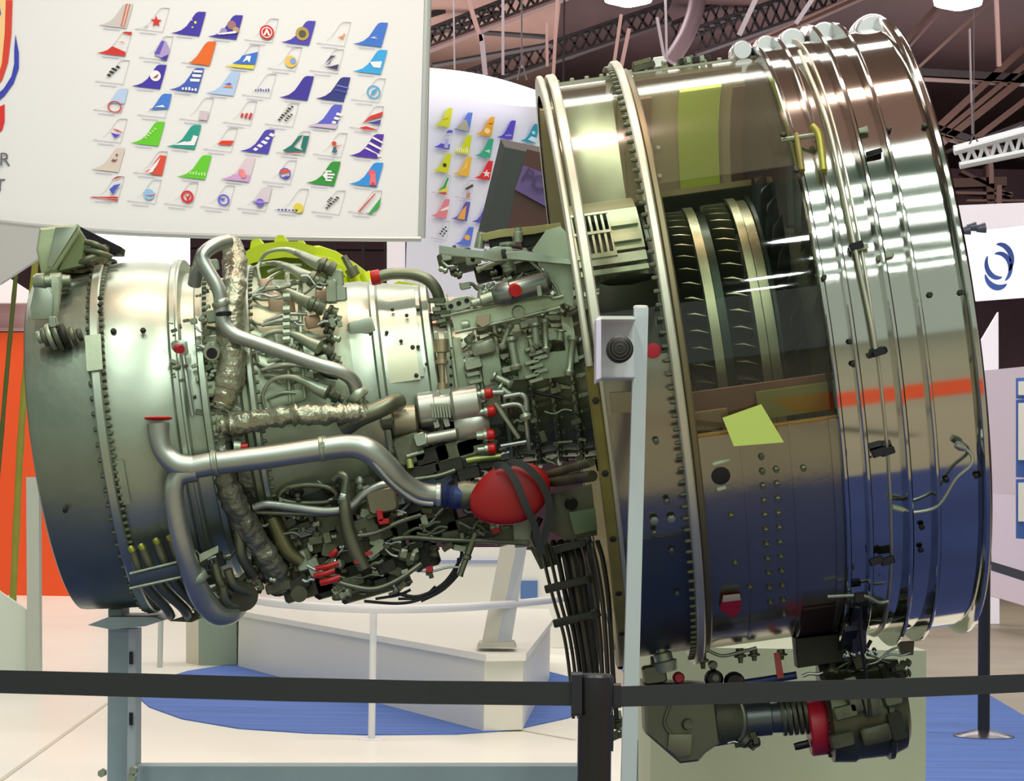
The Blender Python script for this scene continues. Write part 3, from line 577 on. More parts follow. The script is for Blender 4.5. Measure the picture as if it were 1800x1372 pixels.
def bolt_mesh(r,h):
    k=(r,h)
    if k not in BOLTS:
        m=MB(); turned(m,(0,0,0),(0,0,h*K),[(0,r*K),(.75,r*K),(1,r*.7*K)],6 if r<9 else 24)
        o=m.build('bolt',FITD,ENG); C.objects.unlink(o); BOLTS[k]=o
    return BOLTS[k]
def bolt_at(u,th,r,axis='radial',size=(4,6),parent=None,mt=None,name='bolt'):
    src=bolt_mesh(*size); o=src.copy(); o.name=name
    t=math.radians(th); nrm=Vector((0,-math.cos(t),math.sin(t)))
    d=nrm if axis=='radial' else Vector((1,0,0)) if axis=='fwd' else Vector((-1,0,0))
    q=Vector((0,0,1)).rotation_difference(d)
    o.matrix_basis=Matrix.Translation(Vector((u*K,0,0))+nrm*(r*K))@q.to_matrix().to_4x4()
    o.parent=parent or ENG; C.objects.link(o)
    if mt: 
        o.material_slots[0].link='OBJECT'; o.material_slots[0].material=mt
    return o
def pipe(name,pts,r,mt,R=None,parent=None,n=12,sub=6,closed=False,taper=None):
    """pts: (px,py[,R]) ; r in px (number or list per pt)"""
    P3=[]; rr=[]
    for i,q in enumerate(pts):
        Rq=q[2] if len(q)>2 else R
        p=EL(q[0],q[1],Rq); rad=(r[i] if isinstance(r,(list,tuple)) else r)
        P3.append((p.x,p.y,p.z,rad*K))
    sp=spline(P3,sub,closed) if len(P3)>2 else P3
    m=MB(); tube(m,[s[:3] for s in sp],[s[3] for s in sp],n,closed=closed); return part(m,name,mt,parent)
def lumpy(name,pts,r,mt,R,parent=None,step=5,amp=.12,seed=1):
    rnd=random.Random(seed); P3=[]
    for i,q in enumerate(pts):
        Rq=q[2] if len(q)>2 else R; p=EL(q[0],q[1],Rq); P3.append((p.x,p.y,p.z,(r[i] if isinstance(r,(list,tuple)) else r)*K))
    sp=spline(P3,10); rr=[s[3]*(1+rnd.uniform(-amp,amp)) for s in sp]
    m=MB(); tube(m,[s[:3] for s in sp],rr,14); o=part(m,name,mt,parent,ang=80); 
    # jitter for a wrapped look
    for v in o.data.vertices: v.co+=Vector((rnd.uniform(-1,1),rnd.uniform(-1,1),rnd.uniform(-1,1)))*K*1.1
    return o
def collar(px0,py0,px1,py1,r,mt,R,name='clamp',parent=None,n=16,R1=None):
    m=MB(); a,b=EL(px0,py0,R),EL(px1,py1,R1 or R); turned(m,a,b,[(0,r*K*.92),(.15,r*K),(.85,r*K),(1,r*K*.92)],n); return part(m,name,mt,parent)
def cyl(name,px0,py0,px1,py1,prof,mt,R,parent=None,n=18,R1=None):
    m=MB(); turned(m,EL(px0,py0,R),EL(px1,py1,R1 or R),[(t,r*K) for t,r in prof],n); return part(m,name,mt,parent)
def blk(name,px,py,w,h,d,mt,R,rot=0,parent=None,cham=.12):
    """chamfered block facing the viewer, centre px,py; w,h,d in px"""
    c=EL(px,py,R); a=math.radians(rot); ex=Vector((math.cos(a),0,math.sin(a))); ez=Vector((-math.sin(a),0,math.cos(a)))
    W,H=w*K/2,h*K/2; s=min(W,H)*.25
    pts=[(-W+s,-H),(W-s,-H),(W,-H+s),(W,H-s),(W-s,H),(-W+s,H),(-W,H-s),(-W,-H+s)]
    m=MB(); prism(m,[c+ex*x+ez*z+Vector((0,d*K/2,0)) for x,z in pts],Vector((0,-d*K,0)),None,cham); return part(m,name,mt,parent)
def plate(name,pxs,d,mt,R,parent=None,cham=.04):
    pts=[EL(q[0],q[1],q[2] if len(q)>2 else R) for q in pxs]
    m=MB(); prism(m,[p+Vector((0,d*K*.5,0)) for p in pts],Vector((0,-d*K,0)),None,cham); return part(m,name,mt,parent)
def patch(name,u0,u1,a0,a1,r,t,mt,parent=None,n=120):
    m=MB(); st=max(2,int(n*abs(a1-a0)/360)); 
    vs=[]
    for i in range(st+1):
        th=math.radians(a0+(a1-a0)*i/st)
        for (u,rr) in ((u0,r),(u0,r+t),(u1,r+t),(u1,r)): vs.append((u*K,-rr*K*math.cos(th),rr*K*math.sin(th)))
    fs=[(i*4+k,i*4+(k+1)%4,(i+1)*4+(k+1)%4,(i+1)*4+k) for i in range(st) for k in range(4)]+[(0,1,2,3)[::-1],(st*4,st*4+1,st*4+2,st*4+3)]
    m.add(vs,fs); return part(m,name,mt,parent)
def uth(px,py,R):
    p=EL(px,py,R); return p.x/K,math.degrees(math.atan2(p.z,-p.y))
# ---- turbine exhaust case and low pressure turbine case
rev('exhaust_case',[(-792,270),(-800,284),(-797,290),(-788,292),(-740,297),(-690,301),(-684,301)],SILD)
rev('exhaust_inner_cone',[(-792,270),(-700,262),(-690,200),(-660,120)],DARKM,n=60)
f1=ring('turbine_flange',-685,-668,280,314,SIL)
for i in range(74): bolt_at(-668,-86+i*2.42,307,'fwd',(4,7),f1)
for i in range(40): bolt_at(-685,-86+i*4.8,307,'aft',(4,6),f1)
lp=rev('turbine_case',[(-668,301),(-650,302),(-600,297),(-570,290),(-556,285),(-552,292),(-540,292),(-538,268),(-512,266),(-510,262)],SIL)
ring('case_lip',-556,-543,280,294,SIL)
f2=ring('turbine_flange',-514,-500,255,284,SIL)
for i in range(58): bolt_at(-500,-80+i*3.1,278,'fwd',(3.6,7),f2)
rev('turbine_case',[(-502,256),(-480,252),(-440,250),(-430,262)],CORE)
f3=ring('combustor_flange',-436,-424,240,268,SIL)
for i in range(48): bolt_at(-424,-80+i*3.6,262,'fwd',(3.4,7),f3)
rev('combustor_case',[(-424,246),(-400,238),(-330,228),(-268,214),(-262,214)],CORE)
rev('diffuser_case',[(-262,214),(-240,213),(-226,209),(-222,213),(-214,213),(-210,206),(-140,192),(-136,197),(-126,197),(-122,150)],SIL)
rev('compressor_case',[(-130,160),(-124,152),(-60,146),(-20,142),(60,140),(110,146),(160,168),(178,180)],mat('compressor_metal',(122,132,106),.45,.5,.1,30,.3,12),n=80)
# diffuser access plate
patch('access_plate',-206,-146,6,62,196,6,SIL)
u,t_=uth(700,640,200); ap=patch('cover_plate',u-34,u+34,t_-9,t_+9,199,6,mat('pale_cover',(206,208,178),.36,.6,0,10,.05,5))
for du in (-28,28):
    for dt in (-7,7): bolt_at(u+du,t_+dt,205,'radial',(4,3),ap,BLK)
for (x,y) in ((690,545),(715,555),(735,545),(705,600),(735,610),(650,590),(640,640),(640,540),(750,640),(680,585)):
    a,b=uth(x,y,206); bolt_at(a,b,206,'radial',(3.2,4),None,VDARK)
blk('mount_pad',635,575,44,26,6,SIL,216,8)
# soft pinkish skirt right of diffuser
rev('compressor_case',[(-122,168),(-60,160),(-56,150)],mat('pale_case',(198,186,162),.38,.7,.03,20,.12,6),n=80)
for i,(u,r) in enumerate(((-95,172),(-52,163),(-18,158),(30,156),(64,156),(100,160))):
    o=ring('compressor_flange',u-4,u+4,130,r,CORE,n=80)
# smooth bleed panels on compressor
patch('case_panel',-52,-24,-30,20,152,5,SIL); patch('case_panel',-78,-56,-10,40,158,4,SIL)
# vane actuating levers: staggered rows of small arms
LV={}
def lever(u,th,r,le,wd,tilt,mt):
    k=(le,wd,tilt)
    if k not in LV:
        m=MB(); a=math.radians(tilt); ex=Vector((math.cos(a),math.sin(a),0)); ey=Vector((-math.sin(a),math.cos(a),0))
        pts=[ex*x*K+ey*y*K for x,y in ((-le/2,-wd*.3),(-le*.3,-wd/2),(le*.3,-wd*.3),(le/2,-wd*.25),(le/2,wd*.25),(le*.3,wd*.3),(-le*.3,wd/2),(-le/2,wd*.3))]
        prism(m,pts,Vector((0,0,3*K))); turned(m,ex*(-le*.36*K),ex*(-le*.36*K)+Vector((0,0,9*K)),[(0,wd*.42*K),(.8,wd*.42*K),(1,wd*.2*K)],7); turned(m,ex*(le*.4*K),ex*(le*.4*K)+Vector((0,0,6*K)),[(0,wd*.3*K),(1,wd*.25*K)],6)
        o=m.build('vane_lever',FIT,ENG); C.objects.unlink(o); LV[k]=o
    o=LV[k].copy(); t=math.radians(th); n=Vector((0,-math.cos(t),math.sin(t))); tg=Vector((0,math.sin(t),math.cos(t)))
    mm=Matrix.Identity(4)
    for i in range(3): mm[i][0]=(1,0,0)[i]; mm[i][1]=tg[i]; mm[i][2]=n[i]
    o.matrix_basis=Matrix.Translation(Vector((u*K,0,0))+n*(r*K))@mm; o.parent=ENG; C.objects.link(o)
    o.material_slots[0].link='OBJECT'; o.material_slots[0].material=mt; return o
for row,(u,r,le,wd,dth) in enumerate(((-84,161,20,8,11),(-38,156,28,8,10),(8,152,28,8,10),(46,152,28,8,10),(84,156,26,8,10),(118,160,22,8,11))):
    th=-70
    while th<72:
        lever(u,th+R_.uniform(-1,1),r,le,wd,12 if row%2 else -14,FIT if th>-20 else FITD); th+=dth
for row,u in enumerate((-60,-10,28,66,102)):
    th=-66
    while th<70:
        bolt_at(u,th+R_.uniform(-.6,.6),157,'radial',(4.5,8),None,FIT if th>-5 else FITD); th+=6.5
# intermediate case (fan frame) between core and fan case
rev('intermediate_case',[(128,176),(150,200),(200,222),(252,240)],DARKM,n=80)
for th in (-72,-32,13,100,140,180,220,255): 
    t=math.radians(th); n=Vector((0,-math.cos(t),math.sin(t))); tg=Vector((0,math.sin(t),math.cos(t)))
    m=MB(); q=lambda u,r,s: Vector((u*K,0,0))+n*r*K+tg*s*K
    prof=[(150,0),(165,7),(200,10),(235,5),(246,0),(235,-5),(200,-10),(165,-7)]
    m.add([q(u,180,s) for u,s in prof]+[q(u+4,492,s*.9) for u,s in prof],[(i,(i+1)%8,8+(i+1)%8,8+i) for i in range(8)])
    part(m,'fan_strut',mat('strut_metal',(128,134,112),.4,.7,0,10,.1,6))
# ---- fan case
OP0=85; OPR=358; OPF=343
fc=patch('rear_fan_case',116,248,99,OPR,494,8,CASE,n=150)
ff=patch('front_fan_case',248,492,99,OPF,500,8,CASE,n=150)
# inner liners (seen through the opening, on the far side)
patch('duct_liner',118,248,99,OPR-3,488,5,LINER,n=120); patch('duct_liner',250,490,99,OPF-3,492,6,LINER,n=120)
patch('liner_panel',372,448,99,168,486,5,LIMEP,n=120)
patch('liner_rib',296,322,100,200,486,4,mat('rib_mauve',(128,98,78),.45,.2),n=120)
patch('liner_rib',470,492,100,200,484,5,mat('rib_brown',(74,56,40),.5),n=120)
for i in range(7):
    bolt_at(334,176-i*9,484,'radial',(4,3),None,GW)
# fan case rings
def fring(u0,u1,r,mt,a0=0,a1=360,r0=490,nm='fan_case_flange'): return ring(nm,u0,u1,r0,r,mt,a0,a1,n=180)
fa=fring(244,258,532,FLG); fb=fring(260,272,516,mat('flange_dark',(120,112,84),.4,.7))
for i in range(72): bolt_at(244,-82+i*2.4,521,'aft',(3.6,10),fa,FITD)
fr=fring(116,126,516,mat('rear_lip_metal',(150,140,96),.45,.6),0,OPR-360+6)   # near side short arc
o=fring(112,129,518,LIP,-90,-2); 
for th in (-8,-21,-34,-47,-60): bolt_at(121,th,517,'radial',(6,3),o,BLK,'hole')
fring(114,124,524,FLG,-2,270)
fring(130,146,524,FLG,0,92,nm='case_rib'); fring(128,138,508,FLG,-88,0,nm='case_rib')
# longitudinal rail on top edge of the opening
patch('edge_rail',116,500,80,88,496,12,FLG)
patch('sill_rail',248,492,OPF-.35,OPF+.1,496,12,mat('sill_orange',(140,110,56),.5,.3)); patch('sill_rail',126,246,OPR-1.5,OPR+.5,492,10,CASE)
for u in range(150,490,26): bolt_at(u,83,508,'radial',(4,5),None,FIT)
# added fill light, hidden behind the edge rail, to brighten the duct liner
l=bpy.data.lights.new('added_duct_fill','AREA'); l.shape='RECTANGLE'; l.size=340*K; l.size_y=.03; l.energy=2.2; l.color=(1,.97,.85)
o=bpy.data.objects.new('added_duct_fill',l); C.objects.link(o); q_=math.radians(84); o.matrix_world=ME@Matrix.Translation((320*K,-math.cos(q_)*478*K,math.sin(q_)*478*K))@Matrix.Rotation(math.radians(38),4,'X')
# clear acrylic covers
patch('acrylic_cover',128,244,OPR-360,27,500,3,PLEX,n=120); patch('acrylic_cover',262,492,OPF-360,31,502,3,PLEX,n=120)
patch('dusty_cover',128,244,27,80,500,3,PLEXH,n=120); patch('dusty_cover',262,492,31,80,502,3,PLEXH,n=120)
# polished containment bands
def band(u0,u1,r,mt=POL,nm='polished_band'): return rev(nm,[(u0,r-12),(u0,r),(u1,r),(u1,r-12)],mt,n=220)
band(494,500,514); fring(492,500,524,POL,r0=500)
band(500,526,519); band(534,563,521); band(563,588,522); band(596,633,524); band(640,706,526)
fring(526,534,535,POL,r0=510,nm='band_ring'); fring(562,566,528,FLG,r0=515,nm='band_ring')
fring(588,596,548,POL,r0=510,nm='band_ring'); fring(633,640,546,POL,r0=510,nm='band_ring')
rr=rev('fan_rim',[(704,505),(704,528),(708,538),(713,543),(719,543),(724,536),(725,512),(716,505)],POL,n=220)
rev('inlet_liner',[(492,497),(560,500),(716,507)],mat('inlet_liner_dark',(60,62,54),.5,.2),n=120)
# round white bumps along the top of the bands
for (x,y,r) in ((1300,92,20),(1342,84,21),(1388,76,26),(1444,66,27),(1528,62,38)):
    a=EL(x,y+6,D_(40)); m=MB(); 
    turned(m,a,a+Vector((0,-.09,0)),[(0,r*K),(.1,r*K*1.0),(.5,r*K*.98),(.9,r*K*.9),(1,r*K*.75)],26); part(m,'white_bump',mat('white_bump_metal',(236,236,240),.2,.7))
# small hardware on the case
def stud(x,y,R,s=(5,6),mt=FITD,nm='bolt'): a,b=uth(x,y,R); return bolt_at(a,b,R,'radial',s,None,mt,nm)
for i in range(11):
    y=802+i*25.5; stud(1338+i*1.6+(0 if i%2 else 0),y,508); stud(1364+i*1.4,y+22-(0),508)
for x,y in ((1217,806),(1412,822),(1234,912),(1285,905),(1292,988),(1318,1030),(1153,775),(1172,880),(1180,965),(1190,1040),(1150,935)): stud(x,y,508)
for x,y in ((1377,238),(1562,228),(1625,222),(1448,488),(1634,518),(1688,514),(1495,600),(1500,640),(1663,842),(1716,835),(1400,300),(1620,925),(1618,965)): stud(x,y,528,(5,5),VDARK)
blk('bracket',1268,812,30,5,8,FIT,508,8); m=MB()
a,b=uth(1267,836,508)
bolt_at(a,b,506,'radial',(15,4),None,BLK,'port_hole'); bolt_at(a,b,504,'radial',(19,4),None,FIT,'port_rim')
blk('bracket',1268,858,16,6,8,FIT,508,8)
# panel seams and strips on the lower case
for (u0,u1) in ((336,341),(414,420)): patch('seam_strip',u0,u1,-75,OPF-360,507,3,CASE)
patch('seam_strip',478,490,-90,OPF-360,507,5,CASE)
for i in range(6): blk('bracket',(1512,1536,1556,1545,1512,1540)[i],(230,268,450,618,436,622)[i]+(0,0,0,0,0,0)[i],26,8,10,BLACKM if i%2 else FIT,530,8)
for i,(x,y) in enumerate(((1505,432),(1545,618),(1560,793),(1560,985),(1545,795),(1540,985))): blk('clamp_block',x,y,22,12,14,BLACKM,534,10)
for (x,y0,y1,xx) in ((1486,790,1000,1500),(1530,800,1010,1546)): pipe('sense_line',[(x,y0,520),(xx,y1,520)],2.2,FITD)
# bracket of two rods near upper window edge
pipe('bracket_rod',[(1375,246,520),(1440,236,545)],4,FIT); pipe('bracket_rod',[(1400,236,530),(1404,260,530),(1410,300,530)],5,LIP); pipe('bracket_rod',[(1428,222,545),(1440,240,545),(1448,300,540)],6,mat('olive_yellow',(150,150,60),.4,.4))
pipe('sense_line',[(1405,90,536),(1450,200,536),(1475,300,536),(1500,420,536),(1530,560,536),(1540,620,536)],3.4,FLG)
# bent tubes on the lower fan band
pipe('sense_line',[(1572,892,535),(1590,895,538),(1608,900,540),(1650,888,545),(1680,842,545),(1706,818,545),(1708,800,540),(1690,782,535)],3,TUBE,sub=4)
cyl('fitting',1568,891,1588,896,[(0,5),(1,5)],FIT,540); cyl('fitting',1680,780,1696,788,[(0,6),(.5,7),(1,5)],TUBE,540)
pipe('sense_line',[(1455,1048,525),(1500,1046,530),(1525,1048,535),(1545,1058,540),(1562,1056,540)],3,FIT,sub=4)
blk('clamp_block',1510,1050,16,16,12,BLACKM,535)
# data plates and red tag
pl=plate('data_plate',[(1072,690),(1118,688),(1122,724),(1076,726)],3,mat('data_plate_metal',(150,142,116),.4,.5),506)
rt=plate('red_tag',[(1268,1052),(1303,1050),(1302,1072),(1288,1086),(1266,1072)],4,REDP,514); plate('red_tag_top',[(1271,1046),(1300,1043),(1302,1054),(1270,1058)],5,mat('tag_cream',(190,184,160),.5),516,rt)
# doubler plate on rear case with scalloped top
patch('doubler_plate',122,246,-88,-36,502,4,mat('doubler_blue_grey',(92,100,104),.35,.8,.02,20,.1,4))
for x in (1110,1150,1180): stud(x,918-(x-1110)*.1,508,(7,3),FIT)
# underside fittings of the fan case
for x,y,h in ((1234,1160,30),(1300,1152,26),(1324,1150,22),(1150,1170,34),(1372,1150,18)):
    cyl('drain_fitting',x,y-h*.5,x+2,y+h*.5,[(0,7),(.4,7),(.45,11),(.6,11),(.65,5),(1,4)],FITD,D_(60),n=10)
pipe('sense_line',[(1240,1140,D_(90)),(1268,1152,D_(90)),(1300,1146,D_(90)),(1330,1138,D_(90))],3,FIT)
plate('bottom_bracket',[(1576,1128),(1606,1126),(1604,1150),(1584,1152)],20,mat('brkt_grey',(96,92,80),.5,.5),D_(20))
# lower dark access panel near the bottom of the front case
patch('access_panel',424,478,-90,-62,509,4,mat('panel_dark_brown',(52,36,32),.4,.5))
patch('drain_mast_panel',490,512,-84,-66,536,10,mat('navy_panel',(28,30,52),.35,.3))
# ---- booster (low pressure compressor) inside the opening
rev('booster_drum',[(250,150),(250,196),(300,202),(500,206),(500,120)],VDARK,n=60)
# splitter fairing: far half and top band only
patch('splitter_fairing',140,500,86,250,284,6,OLIVE,n=140)
patch('splitter_edge',262,500,82,88,286,10,mat('olive_pale',(146,138,96),.45,.2),n=140)
for (u0,u1,r) in ((258,264,262),(336,352,262),(354,368,252),(412,426,268),(428,444,262),(446,452,268)):
    patch('stator_ring',u0,u1,-62,90,r-8,8,BLADE if u0 in (336,412,428) else BLADED,n=120)
BM={}
def blade(u,th,r0,r1,ch,st,mt,nm='compressor_blade'):
    k=(r0,r1,ch,st)
    if k not in BM:
        m=MB(); N=5; vs=[]
        for j in range(N+1):
            f=j/N; r=r0+(r1-r0)*f; a=math.radians(st+18*f); c=ch*(1-.12*f)
            for s,b in ((-.5,0),(-.1,.12),(.5,0),(-.1,.04)):
                x=s*c; y=b*c; vs.append(Vector(((x*math.cos(a)-y*math.sin(a))*K,(x*math.sin(a)+y*math.cos(a))*K,r*K)))
        fs=[(i*4+q,i*4+(q+1)%4,(i+1)*4+(q+1)%4,(i+1)*4+q) for i in range(N) for q in range(4)]+[(0,1,2,3),(N*4,N*4+1,N*4+2,N*4+3)]
        m.add(vs,fs); o=m.build(nm,mt,ENG); C.objects.unlink(o); BM[k]=o
    o=BM[k].copy(); t=math.radians(th); n=Vector((0,-math.cos(t),math.sin(t))); tg=Vector((0,math.sin(t),math.cos(t)))
    mm=Matrix.Identity(4)
    for i in range(3): mm[i][0]=(1,0,0)[i]; mm[i][1]=tg[i]; mm[i][2]=n[i]
    o.matrix_basis=Matrix.Translation((u*K,0,0))@mm; o.parent=ENG; C.objects.link(o); return o
th=-60
while th<88:
    blade(283,th,196,256,40,30,BLADED); blade(318,th+2,196,258,40,-32,BLADE); blade(390,th+1,200,262,44,-32,BLADE); 
    th+=6.4
th=-60
while th<88: blade(474,th,200,300,58,44,BLADED,'fan_blade_root'); th+=11
for i in range(22): blade(548,i*360/22+5,206,484,104,52,mat('fan_blade_metal',(92,96,84),.35,.85),'fan_blade')
rev('fan_spinner',[(500,206),(600,190),(650,130),(690,60),(706,0.5)],DARKM,n=50)
# lower liner pieces visible below the booster
patch('liner_edge',262,490,-17,-10,440,8,BROWN,n=160); patch('liner_box',266,326,-17,-13.5,466,10,mat('liner_tan',(120,96,66),.55,0,.05,10,.15,5),n=160)
patch('liner_panel',376,490,-17,-11.5,450,10,OLIVE,n=160)
# ---- grille and plates on the inner cowl, seen behind the rear opening
gp=patch('cowl_plate',200,250,38,62,292,5,CORE); patch('cowl_plate',136,250,62,86,288,5,mat('cowl_olive',(126,120,84),.45,.4))
patch('cowl_plate',136,250,33,37,290,5,SIL); patch('inner_cowl',136,250,20,86,262,4,DARKM)
for i in range(7):
    u=134+i*10.5
    for (a0,a1) in ((38,47.5),(49,60)): patch('louver_slat',u,u+4,a0,a1,284,12,FIT,n=160)
patch('louver_rail',132,202,47.5,49,284,13,FIT); patch('louver_rail',132,202,60,62,284,13,FIT); patch('louver_rail',132,202,36,38,284,13,FIT)
patch('stiffener',200,246,49,51,296,6,FIT); patch('stiffener',200,246,41,43,296,6,FIT)
# ---- pipes and dressings of the core
pipe('bleed_pipe',[(402,424,D_(240)),(380,430,D_(260)),(360,444,D_(275)),(358,462,D_(280)),(384,508,D_(285)),(389,540,D_(285)),(393,568,D_(285)),(412,588,D_(285)),(450,602,D_(282)),(540,634,D_(270)),(600,654,D_(260)),(622,672,D_(250)),(630,705,D_(238))],12,TUBE,n=16)
pipe('bleed_pipe',[(358,462,D_(262)),(347,474,D_(255)),(342,500,D_(240))],12,TUBE)
collar(386,528,391,540,15,SIL,D_(285)); collar(392,548,393,556,14,BLACKM,D_(285)); collar(360,440,350,470,13,SIL,D_(272))
collar(622,690,634,702,20,FIT,D_(240)); blk('bracket',630,712,34,14,20,FITD,D_(236))
lumpy('insulated_duct',[(408,428,D_(150)),(413,460,D_(190)),(410,520,D_(235)),(404,570,D_(250)),(408,620,D_(262)),(404,665,D_(262)),(392,705,D_(262)),(386,722,D_(262))],[17,20,20,22,24,24,19,18],WRAP,0,seed=3)
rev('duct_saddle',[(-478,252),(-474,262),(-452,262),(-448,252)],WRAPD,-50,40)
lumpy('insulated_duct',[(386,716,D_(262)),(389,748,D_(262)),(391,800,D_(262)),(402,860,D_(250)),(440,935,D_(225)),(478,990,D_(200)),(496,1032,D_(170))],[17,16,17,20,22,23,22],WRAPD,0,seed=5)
lumpy('insulated_duct',[(384,750,D_(268)),(430,742,D_(275)),(500,730,D_(278)),(560,728,D_(276)),(620,726,D_(270)),(648,724,D_(262))],[16,19,18,17,15,14],WRAP,0,seed=8,amp=.2)
pipe('bleed_pipe',[(604,752,D_(250)),(630,734,D_(262)),(660,722,D_(262)),(686,710,D_(250)),(700,706,D_(225))],[16,16,15,15,15],TUBED,n=16)
# mounting hardware along the casing at x~370
for (x,y,w,h) in ((376,610,24,40),(376,640,20,16),(372,556,18,22),(376,465,16,18),(384,745,22,40),(372,684,18,26)): blk('bracket',x,y,w,h,18,CORE,270,0)
cyl('sensor_port',376,616,372,620,[(0,17),(.4,17),(1,13)],FIT,D_(250),R1=D_(285)); cyl('port_bore',376,617,372,621,[(0,9),(1,9)],BLK,D_(270),R1=D_(287))
# main two-branch duct
MD=D_(320)
pipe('main_duct',[(335,822,MD),(380,814,MD),(470,803,MD),(560,790,MD),(615,784,MD),(648,792,MD),(678,818,D_(310)),(706,848,D_(295)),(738,866,D_(280)),(768,869,D_(270))],[19,19,19,19,19.5,20,20,19,18,17],TUBE,n=20)
pipe('main_duct',[(278,744,MD),(281,776,MD),(292,800,MD),(315,818,MD),(345,821,MD)],[19,17,17,19,19],TUBE,n=20)
pipe('main_duct',[(345,828,MD),(316,836,MD),(306,858,MD),(309,900,D_(312)),(322,960,D_(295)),(338,1012,D_(270)),(356,1050,D_(240)),(382,1078,D_(215)),(410,1074,D_(190)),(425,1050,D_(170))],[17,16,16,16.5,17,18,20,20,18,16],TUBE,n=20)
collar(372,815,384,813,21.5,TUBE,MD); collar(377,814,381,813,23,FIT,MD); collar(340,1006,345,1020,21,FIT,D_(268),R1=D_(262)); collar(562,789,570,788,21,FIT,MD)
cyl('pipe_cap',278,732,278,738,[(0,20),(.3,23),(.7,22),(1,18)],REDC,MD,n=24)
blk('bracket',566,774,16,14,14,SIL,MD); blk('bracket',567,782,10,10,44,FIT,MD)
collar(766,869,776,869,19,mat('sheen',(214,220,210),.25,.8),D_(270)); cyl('coupling',776,870,812,875,[(0,17),(.2,22),(.4,17),(.6,21),(1,18)],BLUEC,D_(262)); cyl('coupling',806,870,850,868,[(0,22),(.3,24),(.7,20),(1,22)],FITD,D_(255))
# arched pipe
pipe('bleed_pipe',[(664,487,D_(130)),(690,481,D_(130)),(725,482,D_(130)),(752,492,D_(130)),(768,512,D_(128)),(776,545,D_(120))],10,TUBED,n=14)
cyl('pipe_cap',652,489,668,486,[(0,12),(.2,13),(1,13)],REDC,D_(130))
for i in range(9):
    a=-60+i*14; blk('fitting_plate',768+(i%3)*9,528+i*5,30-i%4*5,8,16,FIT if i%2 else FITD,D_(150-i*3),-8+i*2)
pipe('sense_line',[(740,548,170),(765,552,170),(790,554,165)],3,TUBE)
# lime diffused housing pieces: see below. Fuel nozzles
NZ=[(470,590,478),(500,560,538),(474,590,668),(520,588,700)]
def nozzle(x,y,big=1.0,R=262):
    # from loop at left to body at right, body end at (x,y)
    s=big
    pipe('fuel_nozzle',[(x-108*s,y+28*s,R-16),(x-112*s,y+2*s,R-8),(x-96*s,y-22*s,R-2),(x-66*s,y-28*s,R),(x-40*s,y-20*s,R),(x-18*s,y-8*s,R+2),(x,y,R+4)],[3,3,3.4,4.4,7,10,12],FIT,n=12)
    cyl('nozzle_nut',x-4,y-2,x+22*s,y+9*s,[(0,13),(.3,15),(.35,11),(.6,11),(.65,14),(1,12)],FITD,D_(math.sqrt(max(0,(R+2)**2-(672-y+ -.139*0)**2)) if 0 else 215))
    pipe('fuel_line',[(x-108*s,y+28*s,R-16),(x-90*s,y+36*s,R-14),(x-56*s,y+34*s,R-12),(x-30*s,y+28*s,R-12)],3,FIT)
for (x,y) in ((566,466),(548,490),(548,534),(562,610),(574,690)): nozzle(x,y)
for (x0,y0,x1,y1,w) in ((505,480,502,600,9),(529,495,528,590,9),(504,600,510,705,7),(528,590,536,700,7)):
    pipe('manifold_rail',[(x0,y0,244),((x0+x1)/2,(y0+y1)/2,247),(x1,y1,244)],w*.5,CORE)
for y in (522,545,560,572,585,597): cyl('manifold_nut',498,y,510,y-1,[(0,7),(1,7)],FIT,D_(236),n=8)
for (a,b) in (((470,636),(540,632)),((460,650),(545,645)),((463,566),(540,552)),((460,572),(530,566))):
    pipe('fuel_line',[(a[0],a[1],250),((a[0]+b[0])/2,(a[1]+b[1])/2-6,254),(b[0],b[1],250)],3,TUBE)
for i,(x0,y0,x1,y1) in enumerate(((460,650,520,640),(466,660,500,672),(468,648,530,642),(470,700,520,690),(455,500,520,470),(470,478,530,466),(470,510,520,508),(468,620,520,632))):
    pipe('fuel_line',[(x0,y0,246),((x0+x1)/2,(y0+y1)/2-5,250),(x1,y1,248)],2.6,CORE)
for (x,y,w,h,r_) in ((495,535,44,46,0),(550,565,26,22,5),(505,700,60,20,8),(565,520,22,30,-10),(470,520,22,60,0),(475,610,20,50,0),(560,640,34,26,10),(535,660,30,16,0)):
    blk('case_boss',x,y,w,h,10,mat('pink_boss',(196,168,140),.4,.6,.04,20,.15,8) if w in (44,26,22) else CORE,240,r_)
# ignition box
blk('igniter_box',590,490,26,30,24,CORE,D_(205),-3); blk('igniter_box',583,512,18,40,26,FIT,D_(212),-6); blk('igniter_box',598,516,22,26,22,SIL,D_(208),-4)
for (x,y) in ((584,546),(577,556),(572,568),(578,580),(582,595),(590,560),(590,640),(588,630),(596,700),(588,718)): cyl('fitting',x-7,y-3,x+8,y+4,[(0,8),(.3,10),(.5,7),(1,9)],FITD,D_(215),n=10)
pipe('hose',[(565,652,D_(232)),(578,660,D_(232)),(594,662,D_(230))],5,BLK)
